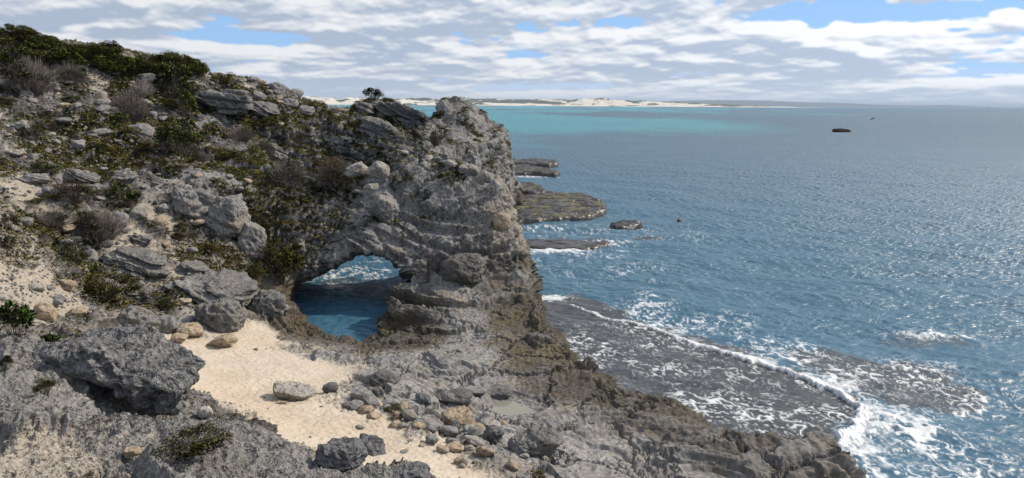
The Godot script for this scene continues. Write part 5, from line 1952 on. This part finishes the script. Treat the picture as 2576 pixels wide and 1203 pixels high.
func build_birds() -> void:
	var feather := StandardMaterial3D.new()
	feather.vertex_color_use_as_albedo = true
	feather.roughness = 0.8
	var white := Color(0.75, 0.75, 0.74)
	var grey := Color(0.30, 0.31, 0.33)
	var black := Color(0.03, 0.03, 0.03)
	var red := Color(0.35, 0.10, 0.03)
	var labels := ["gull standing at the landward end of the headland top", "gull standing second along the headland top", "gull standing in the middle of the headland top", "gull standing at the seaward end of the headland top"]
	var i := 0
	for q in [[1128, 264, 91.5, 1.0], [1166, 262, 92.0, -1.0], [1178, 262, 92.3, 1.0], [1196, 268, 92.6, -1.0]]:
		var g := at_depth(q[0], q[1], q[2])
		g.y = top_of_land(g.x, g.z)
		var o := Node3D.new()
		o.name = numbered("gull")
		add_child(o)
		o.position = g
		o.basis = Basis.from_euler(Vector3(0, 0.0 if q[3] > 0 else PI, 0))
		put("body", sweep([Vector3(-0.24, 0.17, 0), Vector3(-0.16, 0.19, 0), Vector3(-0.05, 0.20, 0), Vector3(0.06, 0.215, 0), Vector3(0.12, 0.27, 0), Vector3(0.135, 0.33, 0), Vector3(0.155, 0.37, 0), Vector3(0.19, 0.365, 0), Vector3(0.205, 0.36, 0), Vector3(0.245, 0.345, 0)], [0.012, 0.045, 0.075, 0.075, 0.05, 0.038, 0.042, 0.03, 0.012, 0.003], [black, white, white, white, white, white, white, white, red, red]), feather, o)
		for sg in [-1.0, 1.0]:
			put("wing", sweep([Vector3(-0.29, 0.19, 0.03 * sg), Vector3(-0.15, 0.215, 0.06 * sg), Vector3(0.0, 0.235, 0.065 * sg), Vector3(0.08, 0.235, 0.05 * sg)], [0.006, 0.022, 0.03, 0.008], [black, grey, grey, grey]), feather, o)
			put("leg", sweep([Vector3(0.0, 0.15, 0.03 * sg), Vector3(0.005, 0.07, 0.03 * sg), Vector3(0.0, -0.01, 0.03 * sg)], [0.008, 0.006, 0.007], [red, red, red]), feather, o)
		tag(o, labels[i], "gull", "gulls on the headland")
		i += 1
	var f := Node3D.new()
	f.name = "seabird"
	add_child(f)
	f.position = at_depth(2195, 299, 150)
	f.basis = Basis.from_euler(Vector3(-0.5, 0.25, -0.65))
	put("body", sweep([Vector3(0, 0, 0.32), Vector3(0, 0.01, 0.15), Vector3(0, 0.01, 0.0), Vector3(0, 0.02, -0.15), Vector3(0, 0.04, -0.25), Vector3(0, 0.035, -0.34)].map(func(p): return Vector3(-p.z, p.y, 0)), [0.015, 0.055, 0.075, 0.06, 0.04, 0.006], [black, black, black, black, black, black]), feather, f)
	for sg in [-1.0, 1.0]:
		put("wing", wing_mesh([Vector3(0.10, 0.03, 0.04 * sg), Vector3(0.12, 0.10, 0.35 * sg), Vector3(-0.02, 0.10, 0.75 * sg), Vector3(-0.08, 0.09, 0.55 * sg), Vector3(-0.07, 0.05, 0.25 * sg), Vector3(-0.08, 0.02, 0.04 * sg)], 0.015, black), feather, f)
	tag(f, "dark seabird flying low over the open sea", "bird")
	lap("birds")

const SUN_AZ := 70.0
const SUN_EL := 42.0

func setup_view() -> void:
	cam = Camera3D.new()
	cam.name = "camera"
	cam.fov = 2.0 * rad_to_deg(atan(CV / FOC))
	cam.near = 0.1
	cam.far = 120000.0
	cam.position = EYE
	cbasis = Basis.from_euler(Vector3(deg_to_rad(-11.18), 0, deg_to_rad(0.37)))
	cam.basis = cbasis
	add_child(cam)
	cam.current = true
	var env := Environment.new()
	env.background_mode = Environment.BG_SKY
	env.tonemap_mode = Environment.TONE_MAPPER_LINEAR
	env.tonemap_exposure = 0.96
	env.fog_enabled = true
	env.fog_density = 0.000034
	env.fog_light_color = Color(0.80, 0.88, 0.98)
	env.sdfgi_enabled = true
	env.ssao_enabled = true
	env.ssil_enabled = true
	var sky := Sky.new()
	var pano := PanoramaSkyMaterial.new()
	pano.panorama = ImageTexture.create_from_image(sky_image())
	sky.sky_material = pano
	env.sky = sky
	var we := WorldEnvironment.new()
	we.environment = env
	add_child(we)
	var sun := DirectionalLight3D.new()
	sun.name = "sun"
	sun.light_color = Color(1.0, 0.94, 0.85)
	sun.light_energy = 1.5
	sun.light_angular_distance = 0.6
	sun.shadow_enabled = true
	var a := deg_to_rad(SUN_AZ)
	var e := deg_to_rad(SUN_EL)
	var to_sun := Vector3(sin(a) * cos(e), sin(e), -cos(a) * cos(e))
	add_child(sun)
	sun.look_at_from_position(to_sun * 100.0, Vector3.ZERO)
	lap("sky")

func _ready() -> void:
	t0 = Time.get_ticks_msec()
	s_puff.cellular_return_type = FastNoiseLite.RETURN_DISTANCE
	setup_view()
	setup_noise()
	setup_textures()
	build_land()
	build_sea()
	build_rocks()
	build_overhang()
	build_reefs()
	build_pool()
	build_far()
	build_plants()
	build_birds()
	lap("all")
